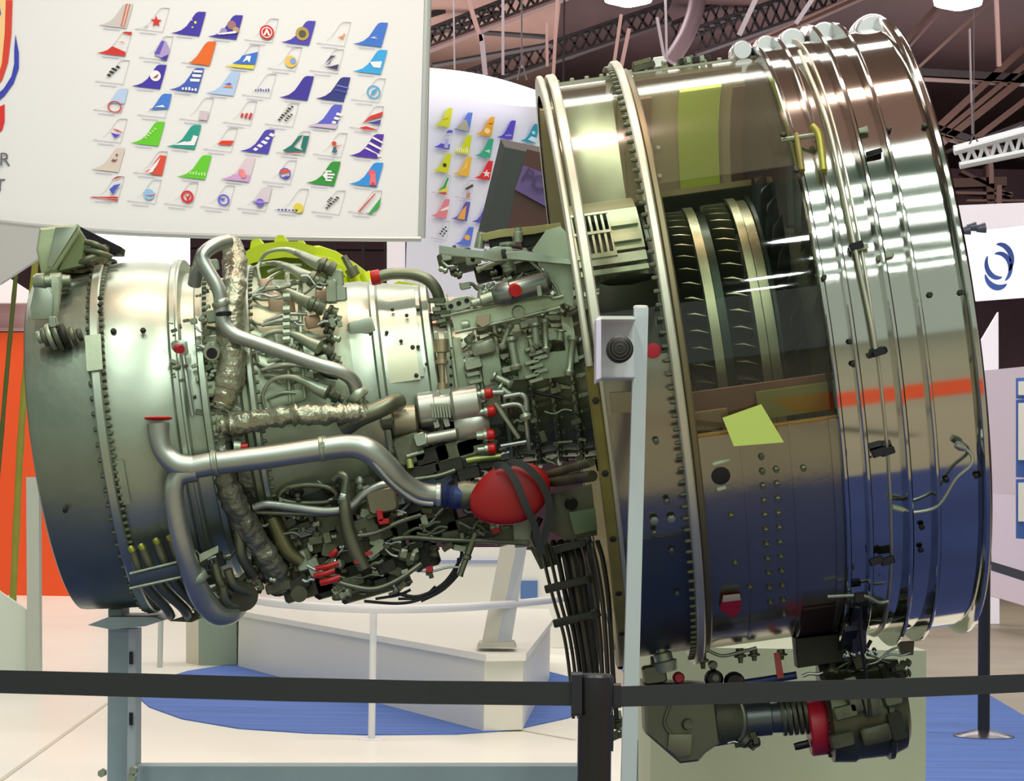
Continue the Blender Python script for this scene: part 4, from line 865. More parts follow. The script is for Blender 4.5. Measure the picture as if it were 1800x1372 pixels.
# random small fittings over the combustor
def clutter(n,x0,x1,y0,y1,R,seed,mts,smin,smax,inside=lambda x,y:True,wt=(.4,.3,.3)):
    rd=random.Random(seed); k=0
    while k<n:
        x,y=rd.uniform(x0,x1),rd.uniform(y0,y1)
        if not inside(x,y): continue
        k+=1; s=rd.uniform(smin,smax); Rq=R(x,y) if callable(R) else R+rd.uniform(-8,10); mt=rd.choice(mts); a=rd.choice((8,8,8,-20,30,98))+rd.uniform(-8,8); q=rd.random()
        if q<wt[0]: blk('accessory_block',x,y,s*rd.uniform(1,2),s*rd.uniform(.5,1.1),s,mt,Rq,a)
        elif q<wt[0]+wt[1]:
            l=s*rd.uniform(.8,1.6); ca,sa=math.cos(math.radians(a)),math.sin(math.radians(a)); r=s*rd.uniform(.3,.5)
            cyl('fitting',x-l/2*ca,y+l/2*sa,x+l/2*ca,y-l/2*sa,[(0,r*.7),(.1,r),(.4,r),(.42,r*.7),(.6,r*.7),(.62,r*1.1),(.8,r*1.1),(1,r*.5)],mt,Rq,n=9)
        else:
            l=s*rd.uniform(2,4.5); a=math.radians(rd.choice((8,8,-25,40))+rd.uniform(-12,12)); w=rd.uniform(-.5,.5)*s
            pipe('thin_tube',[(x-l/2*math.cos(a),y+l/2*math.sin(a),Rq),(x-l*.15*math.cos(a),y+l*.15*math.sin(a)+w,Rq),(x+l*.2*math.cos(a),y-l*.2*math.sin(a)-w*.5,Rq),(x+l/2*math.cos(a),y-l/2*math.sin(a),Rq)],rd.uniform(1.8,3.4),rd.choice((TUBED,FITD,TUBE) if mt is not VDARK else (TUBED,FITD,BLK)),n=7,sub=4)
clutter(30,455,600,470,720,lambda x,y:D_(228),11,(CORE,FIT,FITD,CORE),7,15)
clutter(26,340,380,500,740,lambda x,y:D_(268),12,(CORE,FIT,FITD),6,12,wt=(.5,.4,.1))
clutter(12,790,1010,560,650,lambda x,y:D_(155),13,(FIT,FITD,CORE,DARKM),7,16)
clutter(20,905,1035,680,830,lambda x,y:D_(160),14,(DARKM,VDARK,FITD,FITD),6,13,wt=(.5,.35,.15))
# lower core: accessory gearbox and dressings
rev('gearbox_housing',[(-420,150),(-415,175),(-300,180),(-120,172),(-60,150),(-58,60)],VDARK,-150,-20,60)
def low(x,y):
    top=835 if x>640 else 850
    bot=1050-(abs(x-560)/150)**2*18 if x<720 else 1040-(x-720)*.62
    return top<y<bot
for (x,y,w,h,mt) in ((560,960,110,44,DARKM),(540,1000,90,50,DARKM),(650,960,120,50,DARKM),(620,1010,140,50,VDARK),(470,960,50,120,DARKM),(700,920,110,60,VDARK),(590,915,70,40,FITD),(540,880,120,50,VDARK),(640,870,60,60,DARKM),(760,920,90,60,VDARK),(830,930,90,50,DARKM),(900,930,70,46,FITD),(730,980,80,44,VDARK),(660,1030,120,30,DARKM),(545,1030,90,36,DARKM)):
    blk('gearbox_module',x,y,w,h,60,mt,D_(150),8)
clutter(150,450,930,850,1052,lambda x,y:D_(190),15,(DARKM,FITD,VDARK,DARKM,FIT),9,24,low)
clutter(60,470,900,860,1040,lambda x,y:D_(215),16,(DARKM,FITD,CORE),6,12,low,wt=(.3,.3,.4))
# specific lower items
for (x,y,a,b) in ((575,995,40,10),(570,1008,36,10),(580,1020,34,12),(586,972,12,10)): pipe('red_clip',[(x-a/2,y+4,D_(236)),(x,y,D_(238)),(x+a/2,y-6,D_(236))],b*.45,REDC,n=8)
blk('red_cap',668,906,10,20,10,REDC,D_(240)); blk('red_cap',675,916,18,9,10,REDC,D_(240)); blk('red_cap',755,1000,12,10,8,REDP,D_(220))
blk('red_cap',872,932,14,9,8,REDC,D_(230)); blk('red_cap',648,972,12,6,8,REDC,D_(236)); blk('red_cap',628,986,10,8,8,REDC,D_(236)); cyl('red_cap',424,786,436,784,[(0,6),(1,5)],REDC,D_(285))
cyl('bellows_port',412,786,424,786,[(0,11),(1,9)],CORE,D_(280))
blk('control_unit',672,880,50,40,30,mat('unit_tan',(128,124,100),.4,.6),D_(225),4)
pipe('ring_pipe',[(490,872,D_(205)),(505,858,D_(208)),(540,852,D_(210)),(575,856,D_(210)),(592,870,D_(208)),(575,882,D_(208)),(530,884,D_(206)),(500,880,D_(205))],4.5,TUBED,closed=True)
pipe('oil_pipe',[(446,892,D_(228)),(470,886,D_(232)),(520,892,D_(235)),(570,898,D_(235)),(612,892,D_(235)),(640,868,D_(235)),(672,852,D_(232)),(700,852,D_(225))],7,TUBE,n=12)
pipe('oil_pipe',[(450,900,D_(222)),(520,902,D_(228)),(590,902,D_(228)),(640,880,D_(228)),(680,864,D_(226))],4,TUBED)
pipe('hose',[(586,842,D_(238)),(597,834,D_(242)),(608,842,D_(244)),(606,862,D_(246)),(606,890,D_(246)),(612,930,D_(240)),(626,970,D_(232)),(640,998,D_(225))],[8,8,8,8,10,12,13,11],TUBED,n=14)
collar(597,873,608,876,11,SIL,D_(246))
pipe('oil_pipe',[(478,910,D_(205)),(492,940,D_(205)),(508,970,D_(205)),(530,988,D_(205))],[15,15,14,10],mat('bronze_tube',(110,108,78),.35,.8),n=14)
pipe('thin_tube',[(628,942,D_(230)),(660,936,D_(232)),(700,918,D_(232)),(740,905,D_(225))],4,TUBED)
pipe('thin_tube',[(690,948,D_(230)),(720,944,D_(230)),(780,948,D_(220)),(850,950,D_(215)),(930,955,D_(210))],4,TUBED)
pipe('thin_tube',[(560,1012,D_(226)),(620,1030,D_(226)),(660,1034,D_(226)),(700,1018,D_(220)),(740,990,D_(210))],4.5,TUBED)
for (pts,r) in ((((690,1040),(735,1048),(780,1025),(808,985),(812,968)),3),(((700,1052),(745,1050),(770,1038),(800,1008),(806,980)),2.4),(((660,1052),(700,1045),(722,1036)),2.4),(((640,1056),(700,1060),(740,1052),(766,1030)),2.6),(((740,1056),(780,1035),(812,1000),(824,968)),2.6),(((668,1050),(690,1048),(715,1042)),2)):
    pipe('black_cable',[(x,y,D_(185)) for x,y in pts],r,BLK,n=8)
# pipes at the lower left between turbine and combustor
for i,(x0,y0,x1,y1,r) in enumerate(((250,962,330,1082,9),(276,952,352,1076,9),(300,946,372,1068,9),(232,966,300,1082,8))):
    pipe('cooling_tube',[(x0,y0,D_(255)),((x0+x1)/2-10,(y0+y1)/2+4,D_(235)),(x1-8,y1-14,D_(185)),(x1,y1,D_(150))],r,TUBED,n=12)
    cyl('fitting',x0-4,y0-6,x0+2,y0+4,[(0,5),(.5,6),(1,5)],mat('brass_tip',(156,160,70),.4,.6),D_(262),n=8)
for (x0,y0,x1,y1,r) in ((400,1000,440,1040,8),(376,990,420,1050,8),(420,930,446,1010,9),(392,1030,420,1066,7)):
    pipe('cooling_tube',[(x0,y0,D_(235)),((x0+x1)/2-8,(y0+y1)/2+8,D_(225)),(x1,y1,D_(195))],r,TUBED,n=12)
plate('strap_bracket',[(228,1012),(318,990),(318,1014),(228,1034)],6,mat('navy_strap',(54,64,84),.4,.6),D_(268))
pipe('strap_edge',[(228,1008,D_(272)),(318,986,D_(272))],2.4,FIT); pipe('strap_edge',[(228,1034,D_(272)),(318,1014,D_(272))],2.4,FIT)
plate('strap_bracket',[(350,974),(384,958),(384,970),(352,988)],8,FIT,D_(275))
clutter(40,345,450,960,1075,lambda x,y:D_(190),17,(DARKM,FITD,VDARK),7,16,lambda x,y:y<1082-(x-345)*.5)
clutter(22,440,520,860,1045,lambda x,y:D_(185),18,(DARKM,VDARK,FITD),10,20)
cyl('drum_end',414,1036,430,1050,[(0,22),(.4,26),(1,24)],DARKM,D_(165),R1=D_(205)); cyl('bolt_boss',524,1040,526,1044,[(0,14),(1,14)],FITD,D_(190),R1=D_(205))
plate('pan',[(300,1090),(340,1092),(398,1066),(392,1060),(330,1080)],60,DARKM,D_(120))
# stand cradle under the turbine end handled with the stand
# ---- pylon mount bracket at the turbine end
mb_=plate('mount_horn',[(72,402),(138,395),(140,412),(98,478),(76,486),(66,440)],30,mat('horn_green',(184,200,160),.45,.5,.04,12,.2,8),D_(150),cham=.12)
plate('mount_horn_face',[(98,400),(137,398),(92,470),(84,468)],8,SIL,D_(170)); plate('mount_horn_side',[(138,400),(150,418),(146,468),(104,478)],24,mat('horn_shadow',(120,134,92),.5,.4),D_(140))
plate('mount_beam',[(140,398),(216,436),(214,448),(186,448),(140,422)],60,BLACKM,D_(40)); plate('mount_beam',[(146,430),(190,432),(186,470),(150,482),(100,480),(104,468),(140,466)],40,mat('olive_mount',(116,108,70),.5,.4,.05,20,.3,14),D_(90))
for (x0,y0,x1,y1,r) in ((150,425,186,440,5),(150,440,196,452,5),(128,470,176,448,6)): pipe('mount_rod',[(x0,y0,D_(140)),((x0+x1)/2,(y0+y1)/2-3,D_(150)),(x1,y1,D_(140))],r,FITD)
clutter(20,120,190,430,482,lambda x,y:D_(110),19,(DARKM,FITD,VDARK),7,14)
cyl('mount_pin',60,496,124,492,[(0,12),(.08,15),(.3,15),(.32,10),(.45,10),(.47,14),(.75,14),(.8,9),(1,9)],FIT,D_(190)); blk('mount_link',112,502,22,18,20,FITD,D_(180))
plate('link_arm',[(92,484),(104,486),(108,500),(102,545),(98,562),(88,562),(92,520)],16,FIT,D_(225)); plate('mount_lug',[(62,505),(86,508),(94,520),(92,560),(58,562),(54,540)],10,SIL,D_(232))
for i,(x,r) in enumerate(((66,10),(76,16),(86,22),(98,24),(110,20),(124,14),(136,10))): cyl('clevis_plate',x,592-(x-66)*.06+2,x+8,591-(x-66)*.06,[(0,r),(.2,r+1),(.8,r+1),(1,r)],(FIT,FITD,FIT,FITD,VDARK,FITD,DARKM)[i],D_(272),n=20)
blk('clevis_block',94,566,12,18,18,SIL,D_(285)); rev_=None
for x,y in ((200,583),(252,582),(115,895),(88,545)): stud(x,y,302,(5,6),VDARK)
patch('boss_strip',-690,-664,18,30,314,5,CORE); patch('boss_strip',-664,-650,-24,-10,304,5,CORE)
for i in range(3): stud(176,525+i*12,322,(4,5),VDARK)
blk('bracket',316,612,26,26,10,SIL,290); cyl('red_plug',312,612,318,614,[(0,8),(1,7)],REDP,D_(290),R1=D_(300)); pipe('sense_line',[(322,626,290),(330,680,286),(338,730,280)],4,TUBE)
clutter(16,300,330,560,680,lambda x,y:D_(283),20,(FITD,CORE),5,9,wt=(.6,.4,0))
# ---- top right linkages
plate('link_bar',[(772,432),(800,436),(850,442),(878,434),(900,436),(905,448),(898,458),(872,460),(845,454),(800,450),(772,446)],18,SIL,D_(190)); 
plate('link_bar',[(888,444),(920,442),(1000,456),(1008,466),(920,458),(892,456)],20,SIL,D_(200))
plate('gusset_plate',[(935,440),(960,405),(985,398),(1006,420),(1008,540),(985,530),(960,480)],10,mat('gusset',(176,192,166),.45,.5,.02,10,.08,6),D_(185)); pipe('gusset_edge',[(932,458,D_(190)),(975,500,D_(190)),(988,535,D_(190))],3,FIT)
plate('upper_bar',[(845,412),(880,404),(940,398),(985,392),(988,402),(940,412),(880,418),(848,424)],18,mat('bar_yellow',(170,164,110),.42,.6,0,10,.15,10),D_(110)); cyl('bar_pin',911,400,911,424,[(0,6),(.3,6),(.35,8),(1,8)],FIT,D_(120)); cyl('bar_pin',846,408,842,436,[(0,7),(1,9)],FIT,D_(110))
for (x,y,w,h) in ((800,455,60,26),(815,470,50,16),(880,425,40,14),(905,470,80,30),(925,490,60,20),(860,478,50,30),(940,420,50,24)): blk('dark_mount',x,y,w,h,40,DARKM if w>50 else VDARK,D_(90),6)
clutter(30,775,960,430,505,lambda x,y:D_(120),21,(DARKM,FITD,FIT),6,13)
for (x0,y0,x1,y1,r) in ((838,475,882,458,4),(895,438,893,470,8),(846,500,842,545,5),(860,500,856,540,4),(848,516,900,488,4),(862,520,890,490,3)): cyl('link_rod',x0,y0,x1,y1,[(0,r*1.4),(.12,r*1.4),(.15,r),(.85,r),(.88,r*1.4),(1,r*1.4)],FIT,D_(175),n=10)
cyl('link_joint',892,426,896,476,[(0,14),(.1,14),(.12,7),(.3,7),(.32,16),(.4,16),(.42,6),(.8,6),(.82,11),(1,11)],FIT,D_(170),n=16)
blk('bearing',832,455,26,18,10,CORE,D_(165)); cyl('bearing_bore',831,455,833,455.5,[(0,5),(1,5)],BLK,D_(170),R1=D_(172))
# actuator
ac=cyl('actuator_cylinder',866,522,968,494,[(0,9),(.04,16),(.12,20),(.3,21),(.32,19),(.9,19),(.93,21),(1,14)],mat('actuator_grey',(138,146,138),.3,.85),D_(215),n=22)
cyl('actuator_cap',905,510,907,511,[(0,12),(1,10)],REDC,D_(230),ac,R1=D_(244)); cyl('actuator_rod',830,534,866,522,[(0,6),(.4,6),(.45,10),(1,10)],FIT,D_(215),ac)
blk('support_bracket',948,512,8,18,14,FIT,D_(232))
# sloping beams
plate('support_beam',[(792,552),(858,540),(960,518),(972,524),(990,520),(992,532),(965,546),(880,566),(800,584)],14,mat('beam_green',(192,208,176),.42,.6,.02,10,.08,6),D_(196)); pipe('beam_edge',[(794,552,D_(206)),(860,538,D_(206)),(958,518,D_(206)),(972,524,D_(206)),(990,520,D_(206))],3,FIT,sub=2); pipe('beam_edge',[(800,584,D_(206)),(880,566,D_(206)),(985,540,D_(206))],3,FIT,sub=2)
cyl('beam_boss',911,548,912,549,[(0,12),(1,10)],FIT,D_(200),R1=D_(212))
plate('end_plate',[(782,534),(800,524),(822,520),(838,524),(836,536),(806,546),(786,546)],12,FIT,D_(205)); 
for x,y in ((792,538),(820,528),(806,533)): cyl('plate_hole',x,y,x+1,y,[(0,4),(1,4)],BLK,D_(210),R1=D_(213))
plate('clip_bracket',[(838,556),(862,552),(860,570),(848,576),(836,568)],16,mat('tan_bracket',(168,156,128),.45,.5),D_(210)); cyl('sensor_body',812,572,826,570,[(0,9),(.5,10),(1,7)],FIT,D_(200)); cyl('sensor_body',822,590,830,600,[(0,9),(.5,11),(1,8)],FIT,D_(180))
def ppatch(name,x0,x1,y0,y1,R,t,mt):
    u0,t0=uth(x0,(y0+y1)/2,R); u1,_=uth(x1,(y0+y1)/2,R); _,ta=uth(x0,y1,R); _,tb=uth(x0,y0,R); return patch(name,u0,u1,ta,tb,R,t,mt)
PM=mat('compressor_panel',(140,154,128),.45,.5,.03,14,.08,5)
p1=ppatch('case_panel',784,816,598,688,166,4,PM)
for i in range(5): a_,b_=uth(793,612+i*16,171); bolt_at(a_,b_,170,'radial',(3,2),p1,BLK)
ppatch('case_panel',847,880,612,678,170,4,PM); ppatch('case_panel',905,930,560,668,172,4,PM); ppatch('case_panel',940,1008,624,668,176,4,PM); ppatch('case_panel',992,1012,560,640,178,4,PM)
blk('clevis_gap',886,446,8,16,6,VDARK,D_(204))
patch('cowl_edge',136,250,29,31,292,5,FIT); patch('cowl_edge',136,250,22,23.5,290,5,FIT); pipe('strut_edge',[(1030,516,D_(360)),(1062,506,D_(360)),(1094,488,D_(360))],2.6,FIT)
# bright lever arms under the beam
for (x0,y0,x1,y1,r) in ((896,570,882,612,5),(898,592,908,650,7),(940,568,944,610,7),(958,560,960,618,5),(1008,590,1000,660,6),(986,580,984,600,6),(866,660,900,676,6),(876,680,906,700,6),(930,590,938,620,4)):
    cyl('lever_arm',x0,y0,x1,y1,[(0,r*1.6),(.1,r*1.7),(.18,r),(.82,r),(.9,r*1.6),(1,r*1.3)],FIT,D_(186),n=10)
for (x,y,w,h) in ((896,648,28,10),(930,568,34,12),(975,590,24,14),(900,566,30,10),(850,610,40,24),(832,640,30,16)): blk('lever_bracket',x,y,w,h,16,FIT,D_(176),6)
for i in range(8): blk('stator_foot',832+(i%2)*4,605+i*13,24,7,12,FIT,D_(172),4); blk('stator_foot',935+(i%3)*8,612+i*8,26,6,12,FIT,D_(180),8)
# vertical screw jack
cyl('jack_screw',776,596,778,686,[(0,12),(.25,12),(.27,8),(.4,8),(.42,11),(.48,11),(.5,5),(.85,5),(.87,9),(1,9)],mat('jack_metal',(186,172,140),.35,.8),D_(206),n=14); blk('jack_foot',779,690,28,12,16,SIL,D_(208)); blk('jack_head',768,600,8,34,16,FIT,D_(196)); blk('jack_head',786,600,8,34,16,FIT,D_(196))
for i in range(7): blk('heat_fin',760+i*5,722,3,26,20,FIT,D_(222))
# centre accessories
AC=mat('accessory_alloy',(176,178,166),.34,.75,.03,14,.1,6)
cyl('starter_body',735,722,800,712,[(0,26),(.05,30),(.45,30),(.47,26),(1,26)],AC,D_(200),n=22); cyl('starter_body',794,716,846,708,[(0,28),(.1,32),(.9,32),(1,26)],AC,D_(205),n=22)
cyl('starter_body',800,752,860,742,[(0,26),(.1,30),(.8,30),(1,22)],AC,D_(200),n=22); cyl('starter_body',690,742,736,738,[(0,22),(.1,27),(.9,27),(1,20)],mat('accessory_tan',(160,154,128),.4,.7),D_(195),n=20)
cyl('valve_body',738,774,802,762,[(0,9),(.05,12),(.2,12),(.22,10),(1,10)],AC,D_(226),n=14); cyl('valve_body',672,742,720,736,[(0,14),(1,18)],FITD,D_(200),n=16); blk('valve_block',739,772,20,22,16,SIL,D_(230),10)
for (x,y,w,h) in ((766,740,10,26),(784,738,10,26),(706,728,20,14),(700,740,20,20),(758,700,36,20),(820,690,40,20),(840,700,26,20),(848,736,18,30),(838,770,40,26),(828,786,50,30),(800,790,70,30),(760,800,60,30),(860,812,40,16),(745,826,60,20),(790,820,50,24),(824,832,40,20),(720,790,50,50),(830,866,40,40)):
    blk('accessory_block',x,y,w,h,26,AC if y<745 else FITD if (x+y)%3<2 and y<800 else VDARK,D_(205),8)
for y,x in ((691,858),(722,863),(764,862),(788,864)): cyl('red_cap',x-6,y+1,x+8,y-1,[(0,8),(.2,9),(.8,9),(1,6)],REDC,D_(228),n=14); cyl('port_fitting',x-24,y+3,x-5,y+1,[(0,6),(.6,6),(.65,9),(1,9)],SIL,D_(226),n=12)
pipe('thin_tube',[(866,690,D_(226)),(885,689,D_(226))],5,TUBE); pipe('thin_tube',[(885,697,D_(222)),(915,692,D_(222))],4,TUBE)
pipe('thin_tube',[(882,714,D_(222)),(905,710,D_(222)),(918,716,D_(222)),(924,735,D_(218)),(928,770,D_(212)),(930,790,D_(205))],4,TUBE); pipe('thin_tube',[(915,692,D_(222)),(924,700,D_(222)),(926,722,D_(220))],5,TUBE); pipe('thin_tube',[(880,784,D_(224)),(925,776,D_(222))],3.4,TUBE)
cyl('union_nut',922,726,926,738,[(0,8),(.5,11),(1,8)],FIT,D_(222),n=10)
pipe('link_strut',[(870,708,D_(226)),(912,770,D_(218))],4,FIT); pipe('link_strut',[(876,704,D_(220)),(890,738,D_(218))],4,FITD)
clutter(60,700,905,745,900,lambda x,y:D_(195),23,(DARKM,VDARK,FITD,VDARK),8,18)
pipe('thin_tube',[(715,802,D_(224)),(745,793,D_(224))],3.4,FIT); cyl('fitting',719,806,722,822,[(0,5),(1,6)],mat('pale_lime_metal',(180,190,110),.4,.5),D_(224))
pipe('thin_tube',[(730,842,D_(220)),(770,836,D_(222)),(800,826,D_(220))],4,TUBED)
pipe('thin_tube',[(820,810,D_(222)),(850,805,D_(222)),(880,802,D_(220))],6,mat('lime_metal',(140,156,90),.35,.7))
pipe('support_tube',[(655,810,D_(330)),(690,850,D_(322)),(730,880,D_(312)),(760,886,D_(300))],4,TUBE)
# struts between core and fan case, lower
pipe('fan_strut_rod',[(950,838,D_(240)),(1040,812,D_(400))],7,FITD); pipe('fan_strut_rod',[(950,850,D_(240)),(1042,836,D_(400))],9,DARKM)
plate('strut_plate',[(960,870),(1040,850),(1050,940),(1000,950),(960,930)],14,DARKM,D_(260)); cyl('bore',1003,884,1006,886,[(0,11),(1,10)],BLK,D_(268),R1=D_(274)); plate('strut_plate',[(1000,900),(1046,892),(1050,930),(1010,940)],8,mat('dull_green',(92,112,84),.5,.4),D_(272))
plate('strut_plate',[(900,905),(940,900),(950,960),(905,962)],14,mat('grey_bracket',(140,150,132),.45,.6),D_(200)); plate('strut_plate',[(930,960),(990,950),(985,990),(950,1000)],20,DARKM,D_(190))
cyl('drain_tube',836,936,808,1012,[(0,6),(.5,6),(.52,8),(.6,8),(.62,5),(.9,5),(1,6)],TUBED,D_(215),n=10)
# ---- hose bundle down the rear of the fan case
HM=mat('hose_black',(34,34,30),.35,.2)
for i in range(9):
    x0=952+i*13; x1=988+i*9.5; bow=10 if i>5 else 4
    pipe('bundle_hose',[(x0-6,950,D_(200+i*8)),(x0+4,985,D_(212+i*8)),(x0*.55+x1*.45+bow,1050,D_(215+i*8)),(x1+bow,1120,D_(210+i*8)),(x1+14,1190,D_(200+i*8)),(x1+20,1262,D_(190+i*8))],(3,3,4.5,6,6,5,4,4,4)[i],HM if i in (2,3,5,8) else mat('hose_grey',(78,76,66),.35,.6),n=8)
for (x,y,w) in ((998,1026,78),(1014,1086,80),(1000,960,60)): blk('bundle_clamp',x,y,w,13,30,VDARK,D_(262),6)
pipe('bundle_hose',[(950,910,D_(250)),(938,940,D_(255)),(948,962,D_(255)),(962,930,D_(250)),(970,890,D_(250))],5,HM); blk('orange_clip',1010,1188,11,11,8,mat('orange_plastic',(230,130,20),.5),D_(262))
cyl('pipe_fitting',1086,1248,1086,1262,[(0,5),(1,7)],FIT,D_(150)); clutter(10,1070,1100,1245,1300,lambda x,y:D_(140),24,(VDARK,DARKM),6,12)
# ---- accessory gearbox under the fan
GB=mat('gearbox_grey',(104,108,88),.45,.7,.04,16,.12,6)
gx=plate('gearbox_case',[(1128,1196),(1250,1200),(1262,1300),(1236,1318),(1224,1332),(1192,1336),(1132,1284)],120,GB,D_(60),cham=.08)
plate('gearbox_cover',[(1176,1290),(1216,1290),(1214,1326),(1192,1330),(1174,1316)],8,mat('gearbox_light',(124,126,104),.4,.7),D_(128)); cyl('gearbox_port',1208,1272,1210,1273,[(0,10),(1,8)],FITD,D_(122),R1=D_(130))
pipe('gearbox_rib',[(1178,1236,D_(124)),(1168,1270,D_(124)),(1180,1290,D_(124))],3,FITD)
cyl('gearbox_barrel',1240,1268,1310,1262,[(0,34),(.1,44),(.9,40),(1,34)],DARKM,D_(70),n=24); cyl('gearbox_barrel',1300,1266,1390,1258,[(0,26),(.05,30),(.6,30),(.62,26),(1,28)],mat('barrel_blue_grey',(92,98,98),.35,.75),D_(70),n=24)
for i in range(5): cyl('barrel_fin',1372+i*10,1260-i*.8,1378+i*10,1259-i*.8,[(0,33),(1,33)],DARKM,D_(70),n=24)
cyl('red_flange',1420,1280,1452,1276,[(0,44),(.1,48),(.9,48),(1,46)],REDP,D_(70),n=32); cyl('generator_body',1450,1262,1592,1246,[(0,62),(.04,76),(.3,80),(.35,76),(.7,76),(.72,82),(.78,82),(.8,74),(.95,66),(1,50)],mat('generator_olive',(84,88,66),.42,.7,.05,18,.2,8),D_(70),n=36)
cyl('generator_body',1440,1206,1580,1192,[(0,40),(.05,46),(.6,46),(.62,40),(1,34)],GB,D_(40),n=26)
for i in range(12): a=i*math.pi/6; stud
for i in range(7): cyl('generator_bolt',1456,1206+i*20,1464,1205+i*20,[(0,5),(1,5)],VDARK,D_(70+60*math.sin(math.pi*(i+.5)/7)),n=7)
for (x,y,w,h,mt) in ((1500,1220,22,60,FITD),(1530,1230,26,54,GB),(1566,1216,30,46,GB),(1576,1276,26,50,VDARK),(1540,1290,50,30,DARKM),(1480,1300,40,24,DARKM),(1486,1250,40,22,FITD)): blk('generator_module',x,y,w,h,20,mt,D_(148),6)
cyl('oil_drain',1396,1312,1422,1306,[(0,6),(.2,7),(1,7)],BLACKM,D_(80)); cyl('band_clamp',1305,1298,1312,1304,[(0,14),(1,12)],FITD,D_(90)); pipe('band_clamp',[(1303,1238,D_(100)),(1309,1262,D_(106)),(1306,1290,D_(100)),(1300,1300,D_(96))],5,TUBED)
clutter(26,1290,1330,1292,1312,lambda x,y:D_(84),26,(VDARK,DARKM),6,10); clutter(34,1420,1600,1150,1200,lambda x,y:D_(80),27,(VDARK,DARKM,FITD,DARKM),8,20)
clutter(24,1225,1330,1278,1308,lambda x,y:D_(90),28,(VDARK,DARKM),7,14,lambda x,y:y<1318-(x-1225)*.2 and x<1262 or x>1290)
cyl('upper_valve',1160,1130,1172,1180,[(0,10),(.3,10),(.35,16),(.6,16),(.65,22),(1,18)],FIT,D_(110),n=16); blk('upper_valve',1150,1184,40,30,40,GB,D_(100)); 
for (x,y,r,mt) in ((1254,1192,16,BLACKM),(1290,1198,18,BLACKM),(1252,1168,8,FITD),(1256,1190,8,FITD),(1192,1190,10,REDP),(1298,1194,8,BROWN)): cyl('pipe_end',x,y,x+2,y+1,[(0,r),(.7,r),(1,r*.7)],mt,D_(90),R1=D_(122),n=16)
plate('red_slat',[(1360,1148),(1370,1146),(1378,1190),(1366,1192)],10,mat('salmon_slat',(190,84,70),.5),D_(70)); pipe('oil_pipe',[(1310,1200,D_(60)),(1350,1194,D_(60)),(1400,1186,D_(60))],7,BLUEC)
for i in range(5): cyl('bright_knob',1486+i*13-3,1152-i*1.5,1486+i*13+3,1149-i*1.5,[(0,6),(.5,8),(1,6)],mat('bright_knob_metal',(220,224,220),.15,1),D_(130),n=12)
plate('dark_bracket',[(1395,1120),(1470,1112),(1480,1160),(1400,1172)],60,VDARK,D_(70)); pipe('black_cable',[(1516,1050,D_(250)),(1512,1110,D_(220)),(1518,1160,D_(180)),(1524,1196,D_(160)),(1530,1260,D_(160))],3,BLK)
plate('mast_plate',[(1492,1058),(1520,1056),(1522,1140),(1498,1146)],20,mat('navy_plate',(34,38,64),.4,.3),D_(170))
blk('top_fitting',1132,118,44,10,20,DARKM,D_(60),8); blk('top_fitting',1128,110,34,8,18,mat('fit_olive',(110,110,80),.5,.5),D_(60),8); cyl('top_fitting',1158,116,1172,112,[(0,8),(.5,12),(1,8)],SIL,D_(60)); blk('top_fitting',1158,110,20,18,20,GW,D_(60)); blk('top_fitting',1205,106,30,10,14,FITD,D_(60),8)
for i in range(5): blk('clip',1198+i*12,108-i*1.5,8,10,14,FIT if i%2 else VDARK,D_(80),8)
# ================================================================ things on or around the engine
LOC=lambda o: o
def own(o,name,label,cat,group=None):
    """take a mesh built in engine space out of the engine: top-level, origin at its base"""
    o.parent=None; o.data.transform(ME); o.matrix_basis=Matrix.Identity(4); o.name=name; relb(o); return tag(o,label,cat,group)
# red cover with strap
m=MB(); c=EL(896,868,D_(300)); vs=[];nA,nB=10,28
for i in range(nA+1):
    ph=math.pi/2*i/nA
    for j in range(nB):
        t=2*math.pi*j/nB; x=math.cos(t)*69*math.cos(ph); y=math.sin(t)*50*math.cos(ph); r=math.radians(14)
        if math.cos(t)<0: y*=(1-.12*abs(math.cos(t)))
        vs.append(c+Vector((x*math.cos(r)-y*math.sin(r),-16*math.sin(ph),x*math.sin(r)+y*math.cos(r)))*K)
base=[v+Vector((0,30*K,0)) for v in vs[:nB]]
m.add(base+vs,[(i*nB+j,i*nB+(j+1)%nB,(i+1)*nB+(j+1)%nB,(i+1)*nB+j) for i in range(nA+1) for j in range(nB)]+[tuple(range(nB))])
RC=own(part(m,'inlet_cover',REDF),'inlet_cover','oval red protective cover strapped over an inlet between core and fan','cover')
def ribbon(name,pts,w,mt,parent=None):
    m=MB(); P3=[EL(x,y,D_(d)) for x,y,d in pts]; sp=[Vector(s) for s in spline([tuple(p) for p in P3],6)]; vs=[]
    for i,p in enumerate(sp):
        t=(sp[min(i+1,len(sp)-1)]-sp[max(i-1,0)]).normalized(); s=t.cross(Vector((0,1,0))).normalized()*w*K/2; vs+=[p-s,p+s,p+s+Vector((0,.004,0)),p-s+Vector((0,.004,0))]
    n=len(sp); m.add(vs,[(i*4+k,i*4+(k+1)%4,(i+1)*4+(k+1)%4,(i+1)*4+k) for i in range(n-1) for k in range(4)]+[(0,1,2,3),(4*n-4,4*n-3,4*n-2,4*n-1)]); return part(m,name,mt)
ST=mat('strap_webbing',(52,56,54),.8)
s1=ribbon('strap',[(868,820,318),(885,818,330),(905,842,333),(925,890,330),(940,925,318),(952,975,300)],12,ST); s2=ribbon('strap',[(885,820,322),(905,812,328),(930,824,332),(952,850,330),(966,890,318),(958,940,300),(948,960,296)],12,ST)
for s in (s1,s2):
    s.parent=RC; s.data.transform(Matrix.Translation(-RC.location)@ME); s.matrix_basis=Matrix.Identity(4)
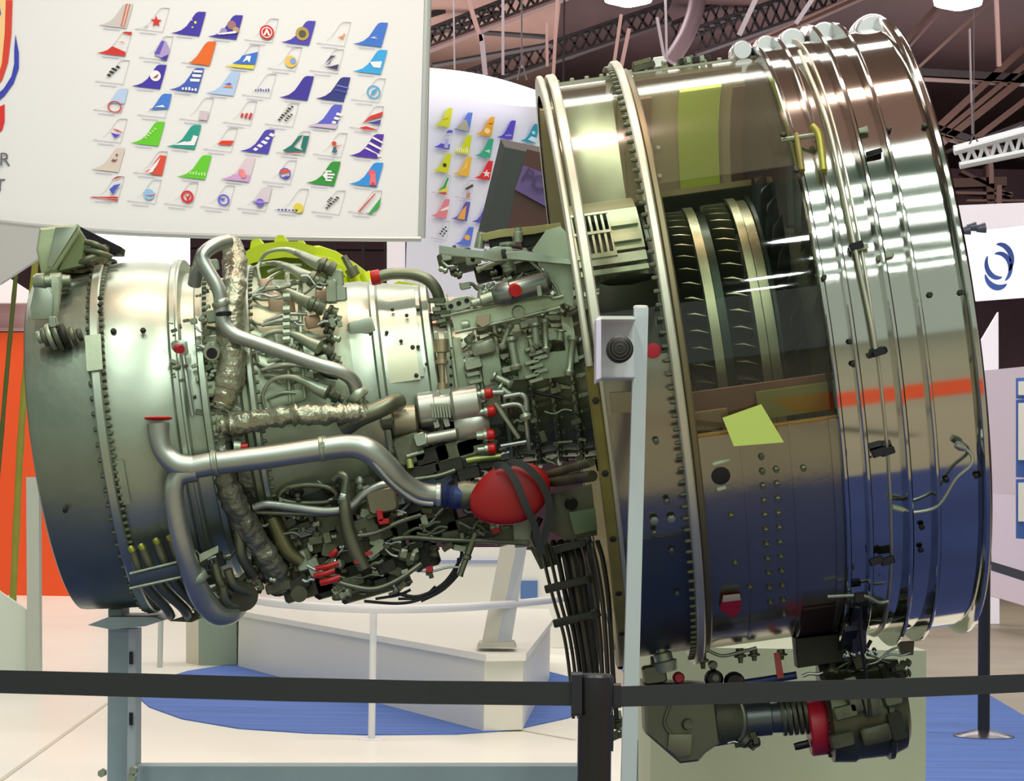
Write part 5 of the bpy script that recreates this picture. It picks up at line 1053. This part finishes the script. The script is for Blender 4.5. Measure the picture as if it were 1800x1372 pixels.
# lime card lying in the window
m=MB(); q=[EL(x,y,D_(d)) for x,y,d in ((1270,734,505),(1338,710,500),(1378,777,512),(1290,784,514))]; prism(m,[p+Vector((0,.004,0)) for p in q],Vector((0,-.004,0)))
own(part(m,'card',mat('card_lime',(168,186,84),.6),smooth=False),'folded_card','lime green card propped on the sill of the fan case window','card')
# sensor box on the stand post
# ---- stand
SP=mat('stand_paint',(170,190,192),.45,.1,0,10,.04,3)
ST_=thing('engine_stand','pale blue grey steel display stand holding up the engine','engine stand',(P(1110,1372,6.05).x,6.05,0))
def wbox(px0,px1,py0,py1,Y,dep,name,mt,root,x0b=None,x1b=None,z0=None):
    pts=[P(x0b if x0b is not None else px0,py1,Y),P(x1b if x1b is not None else px1,py1,Y),P(px1,py0,Y),P(px0,py0,Y)]
    if z0 is not None:
        for i in (0,1):
            a=pts[i]; b=pts[3-i]; f=(z0-b.z)/(a.z-b.z); pts[i]=b+(a-b)*f
    m=MB(); prism(m,[p+Vector((0,dep,0)) for p in pts],Vector((0,-dep,0)),None,0.02); return relw(m.build(name,mt,root,smooth=False),root)
wbox(1115,1140,541,1372,6.05,.04,'upright_post',mat('post_white',(190,200,204),.4,.2),ST_,1092,1119,0)
m=MB(); p=P(1127,540,6.05); disc(m,p-Vector((0,-.02,.002)),(0,0,1),.018,.008,12); relw(m.build('post_cap',GW,ST_),ST_)
wbox(190,238,1105,1372,7.1,.12,'rear_post',SP,ST_,188,237,0)
wbox(226,239,1105,1372,6.97,.02,'post_flange',mat('stand_light',(190,200,206),.4,.1),ST_,223,237,0)
for y in (1155,1262): wbox(227,233,y-10,y+12,6.955,.01,'slot',BLACKM,ST_)
wbox(190,214,1070,1100,7.0,.14,'saddle_block',SP,ST_)
m=MB(); slab_px(m,[(154,1098),(190,1084),(270,1084),(286,1090),(256,1100),(196,1106)],6.9,.3); relw(m.build('saddle_plate',SP,ST_,smooth=False),ST_)
wbox(238,1030,1346,1390,7.1,.1,'cross_beam',SP,ST_)
for (x,y) in ((181,1357),(236,1352),(234,1366)):
    m=MB(); p=P(x,y,6.97); turned(m,p,p+Vector((0,-.03,0)),[(0,.012),(1,.011)],6); relw(m.build('bolt',FIT,ST_),ST_)
wbox(1098,1122,1300,1372,7.1,.1,'rear_post',SP,ST_,1098,1122,0)
# sensor box
t=thing('alarm_sounder','white sounder box with a round black horn fixed to the stand post','alarm box',P(1085,668,6.0))
m=MB(); c0=[P(x,y,6.0) for x,y in ((1056,664),(1116,664),(1116,560),(1056,560))]; prism(m,[p+Vector((0,.13,0)) for p in c0],Vector((0,-.13,0)),None,.03); relw(m.build('box_body',mat('box_white',(206,212,216),.5),t,smooth=False),t)
m=MB(); slab_px(m,[(1048,670),(1048,560),(1057,558),(1057,666)],5.88,.14,None,.05); relw(m.build('side_cover',mat('box_lilac',(222,216,240),.5),t,smooth=False),t)
m=MB(); slab_px(m,[(1049,561),(1052,555),(1112,555),(1118,561)],5.9,.14); relw(m.build('lid',GW,t,smooth=False),t)
p=P(1089,614,5.87); m=MB(); turned(m,p+Vector((0,.03,0)),p+Vector((0,-.03,0)),[(0,.031),(.8,.032),(.9,.028),(1,.02)],28); h=relw(m.build('horn',mat('horn_black',(34,34,32),.45),t),t)
m=MB()
for r in (.010,.018,.026): 
    pts=[p+Vector((math.cos(a)*r,-.031+.0*r,math.sin(a)*r)) for a in [i*math.pi/12 for i in range(24)]]; tube(m,pts,.0012,5,closed=True)
relw(m.build('horn_grille',mat('grille_grey',(70,70,64),.5),h),t)
# red disc sticker on the case behind the post
a_,b_=uth(1149,616,506); bolt_at(a_,b_,506,'radial',(12,2),None,REDP,'red_disc')
# ---- barrier posts and belts
BP=mat('barrier_black',(30,32,40),.4,.1); BT=mat('belt_black',(46,50,54),.75)
yb=4.6; base=P(1046,1215,yb); t=thing('barrier_post','black belt barrier post nearest the camera, with belts leaving both ways','barrier post',(base.x,yb,0))
zt=P(1046,1184,yb).z
m=MB(); turned(m,(base.x,yb,.02),(base.x,yb,zt),[(0,.031),(.93,.031),(.935,.034),(.995,.034),(1,.030)],24); relw(m.build('post_tube',BP,t),t)
m=MB(); turned(m,(base.x,yb,0),(base.x,yb,.03),[(0,.17),(.4,.17),(1,.04)],32); relw(m.build('base',BP,t),t)
m=MB(); slab_px(m,[(1004,1258),(1004,1182),(1024,1182),(1024,1258)],4.57,.03,None,.1); relw(m.build('belt_clip',BP,t,smooth=False),t)
m=MB(); slab_px(m,[(1074,1244),(1074,1202),(1092,1202),(1092,1244)],4.6,.03,None,.1); relw(m.build('belt_clip',BP,t,smooth=False),t)
m=MB(); slab_px(m,[(1080,1258),(1078,1320),(1070,1320),(1070,1258)],4.6,.02); relw(m.build('post_trim',BP,t,smooth=False),t)
def belt(name,top,bot,Ys,root):
    m=MB(); n=len(top); vs=[P(x,y,q) for (x,y),q in zip(top,Ys)]+[P(x,y,q) for (x,y),q in zip(bot,Ys)]; vs+=[v+Vector((0,.003,0)) for v in vs]
    fs=[]
    for i in range(n-1): fs+=[(i,i+1,n+i+1,n+i),(2*n+i+1,2*n+i,3*n+i,3*n+i+1),(i,2*n+i,2*n+i+1,i+1),(n+i,n+i+1,3*n+i+1,3*n+i)]
    m.add(vs,fs+[(0,n,3*n,2*n),(n-1,3*n-1,4*n-1,2*n-1)]); return relw(m.build(name,BT,root,smooth=False),root)
belt('belt',[(-60,1176),(250,1183),(500,1190),(750,1196),(1010,1198)],[(-60,1216),(250,1225),(500,1232),(750,1237),(1010,1240)],[5.4,5.15,4.95,4.78,4.58],t)
belt('belt',[(1085,1206),(1300,1199),(1500,1194),(1700,1188),(1860,1182)],[(1085,1242),(1300,1236),(1500,1229),(1700,1221),(1860,1213)],[4.6,4.85,5.1,5.35,5.6],t)
# far barrier
b=PZ(1729,1297); s=F/b.y; zt=P(1735,970,b.y).z
t=thing('barrier_post','black belt barrier post on a round base, standing on the blue carpet at right','barrier post',b)
m=MB(); turned(m,b+Vector((0,0,.02)),Vector((b.x,b.y,zt)),[(0,.036),(.93,.036),(.94,.042),(1,.04)],20); relw(m.build('post_tube',BP,t),t)
m=MB(); turned(m,b,b+Vector((0,0,.05)),[(0,.18),(.3,.18),(.5,.15),(1,.05)],32); relw(m.build('base',mat('base_chrome',(120,116,124),.25,.9),t),t)
m=MB(); vs=[P(x,y,q) for x,y,q in ((1742,986,14.4),(1860,1022,12.6),(1860,1040,12.6),(1742,1002,14.4))]; prism(m,vs,Vector((0,.004,0))); relw(m.build('belt',BT,t,smooth=False),t)
# ---- lime green ring housing behind the core
t=thing('lime_ring','lime green toothed ring housing seen behind the top of the core','ring housing',P(560,520,8.4))
m=MB(); 
N=30; cx,cy=520,640
def lp(a,r,d): return P(cx+math.cos(a)*r*1.0,cy-math.sin(a)*r,8.4+d)
# arch made of outer and inner radius with thickness, tilted
outer=[(420,452),(440,436),(462,428),(490,424),(520,424),(550,432),(575,444),(600,462)]; inner=[(420,474),(444,462),(470,456),(500,452),(530,454),(556,462),(580,476),(600,500)]
vs=[P(x,y,8.2) for x,y in outer]+[P(x,y,8.2) for x,y in inner]+[P(x,y,8.5) for x,y in outer]+[P(x,y,8.5) for x,y in inner]; n=8; fs=[]
for i in range(n-1): fs+=[(i,i+1,n+i+1,n+i),(2*n+i,3*n+i,3*n+i+1,2*n+i+1),(i,2*n+i,2*n+i+1,i+1),(n+i,n+i+1,3*n+i+1,3*n+i)]
fs+=[(0,n,3*n,2*n),(n-1,3*n-1,4*n-1,2*n-1)][:2]
fs=[f for f in fs]
m=MB(); m.add(vs,fs); relw(m.build('ring_rim',LIME,t),t)
m=MB(); inner2=[(420,500),(446,488),(480,478),(520,476),(552,484),(580,502),(600,520)]
slab_px(m,[(420,520)]+inner[:8]+[(600,540)],8.32,.04); relw(m.build('ring_web',mat('lime_shade',(140,158,30),.45),t,smooth=False),t)
for (x,y,r) in ((450,424,10),(492,418,11),(527,428,10)):
    m=MB(); slab_px(m,[(x-12,y+14),(x-10,y),(x-3,y-6),(x+6,y-6),(x+11,y+2),(x+13,y+14)],8.22,.2,None,.1); relw(m.build('ring_tooth',LIME,t,smooth=False),t)
for (pts,d) in (([(535,432),(560,430),(590,440),(625,462),(655,485),(672,508),(655,512),(620,482),(580,455)],8.25),([(550,446),(580,452),(610,470),(640,500),(640,512),(600,480)],8.15),([(590,500),(612,470),(640,475),(672,505),(668,520),(600,524)],8.3),([(672,506),(700,492),(735,498),(745,516),(690,522)],8.35)):
    m=MB(); slab_px(m,pts,d,.2,None,.1); relw(m.build('ring_lobe',LIME,t),t)
for (x0,y0,x1,y1) in ((618,476,632,512),(600,490,612,520),(640,480,655,512)):
    m=MB(); turned(m,P(x0,y0,8.1),P(x1,y1,8.1),[(0,.02),(1,.024)],10); relw(m.build('ring_rib',mat('lime_bright',(206,228,30),.3),t),t)
m=MB(); turned(m,P(604,450,8.05),P(624,485,8.05),[(0,.01),(.6,.012),(.62,.022),(1,.02)],10); relw(m.build('hook_bracket',FITD,t),t)
m=MB(); turned(m,P(560,500,8.4),P(560,600,7.3),[(0,.03),(1,.03)],10); relw(m.build('support_arm',LIME,t),t)
# soft fill from the booths around: broad hall lights in front
for o in (BOLTS,LV,BM):
    for k in o: bpy.data.objects.remove(o[k])
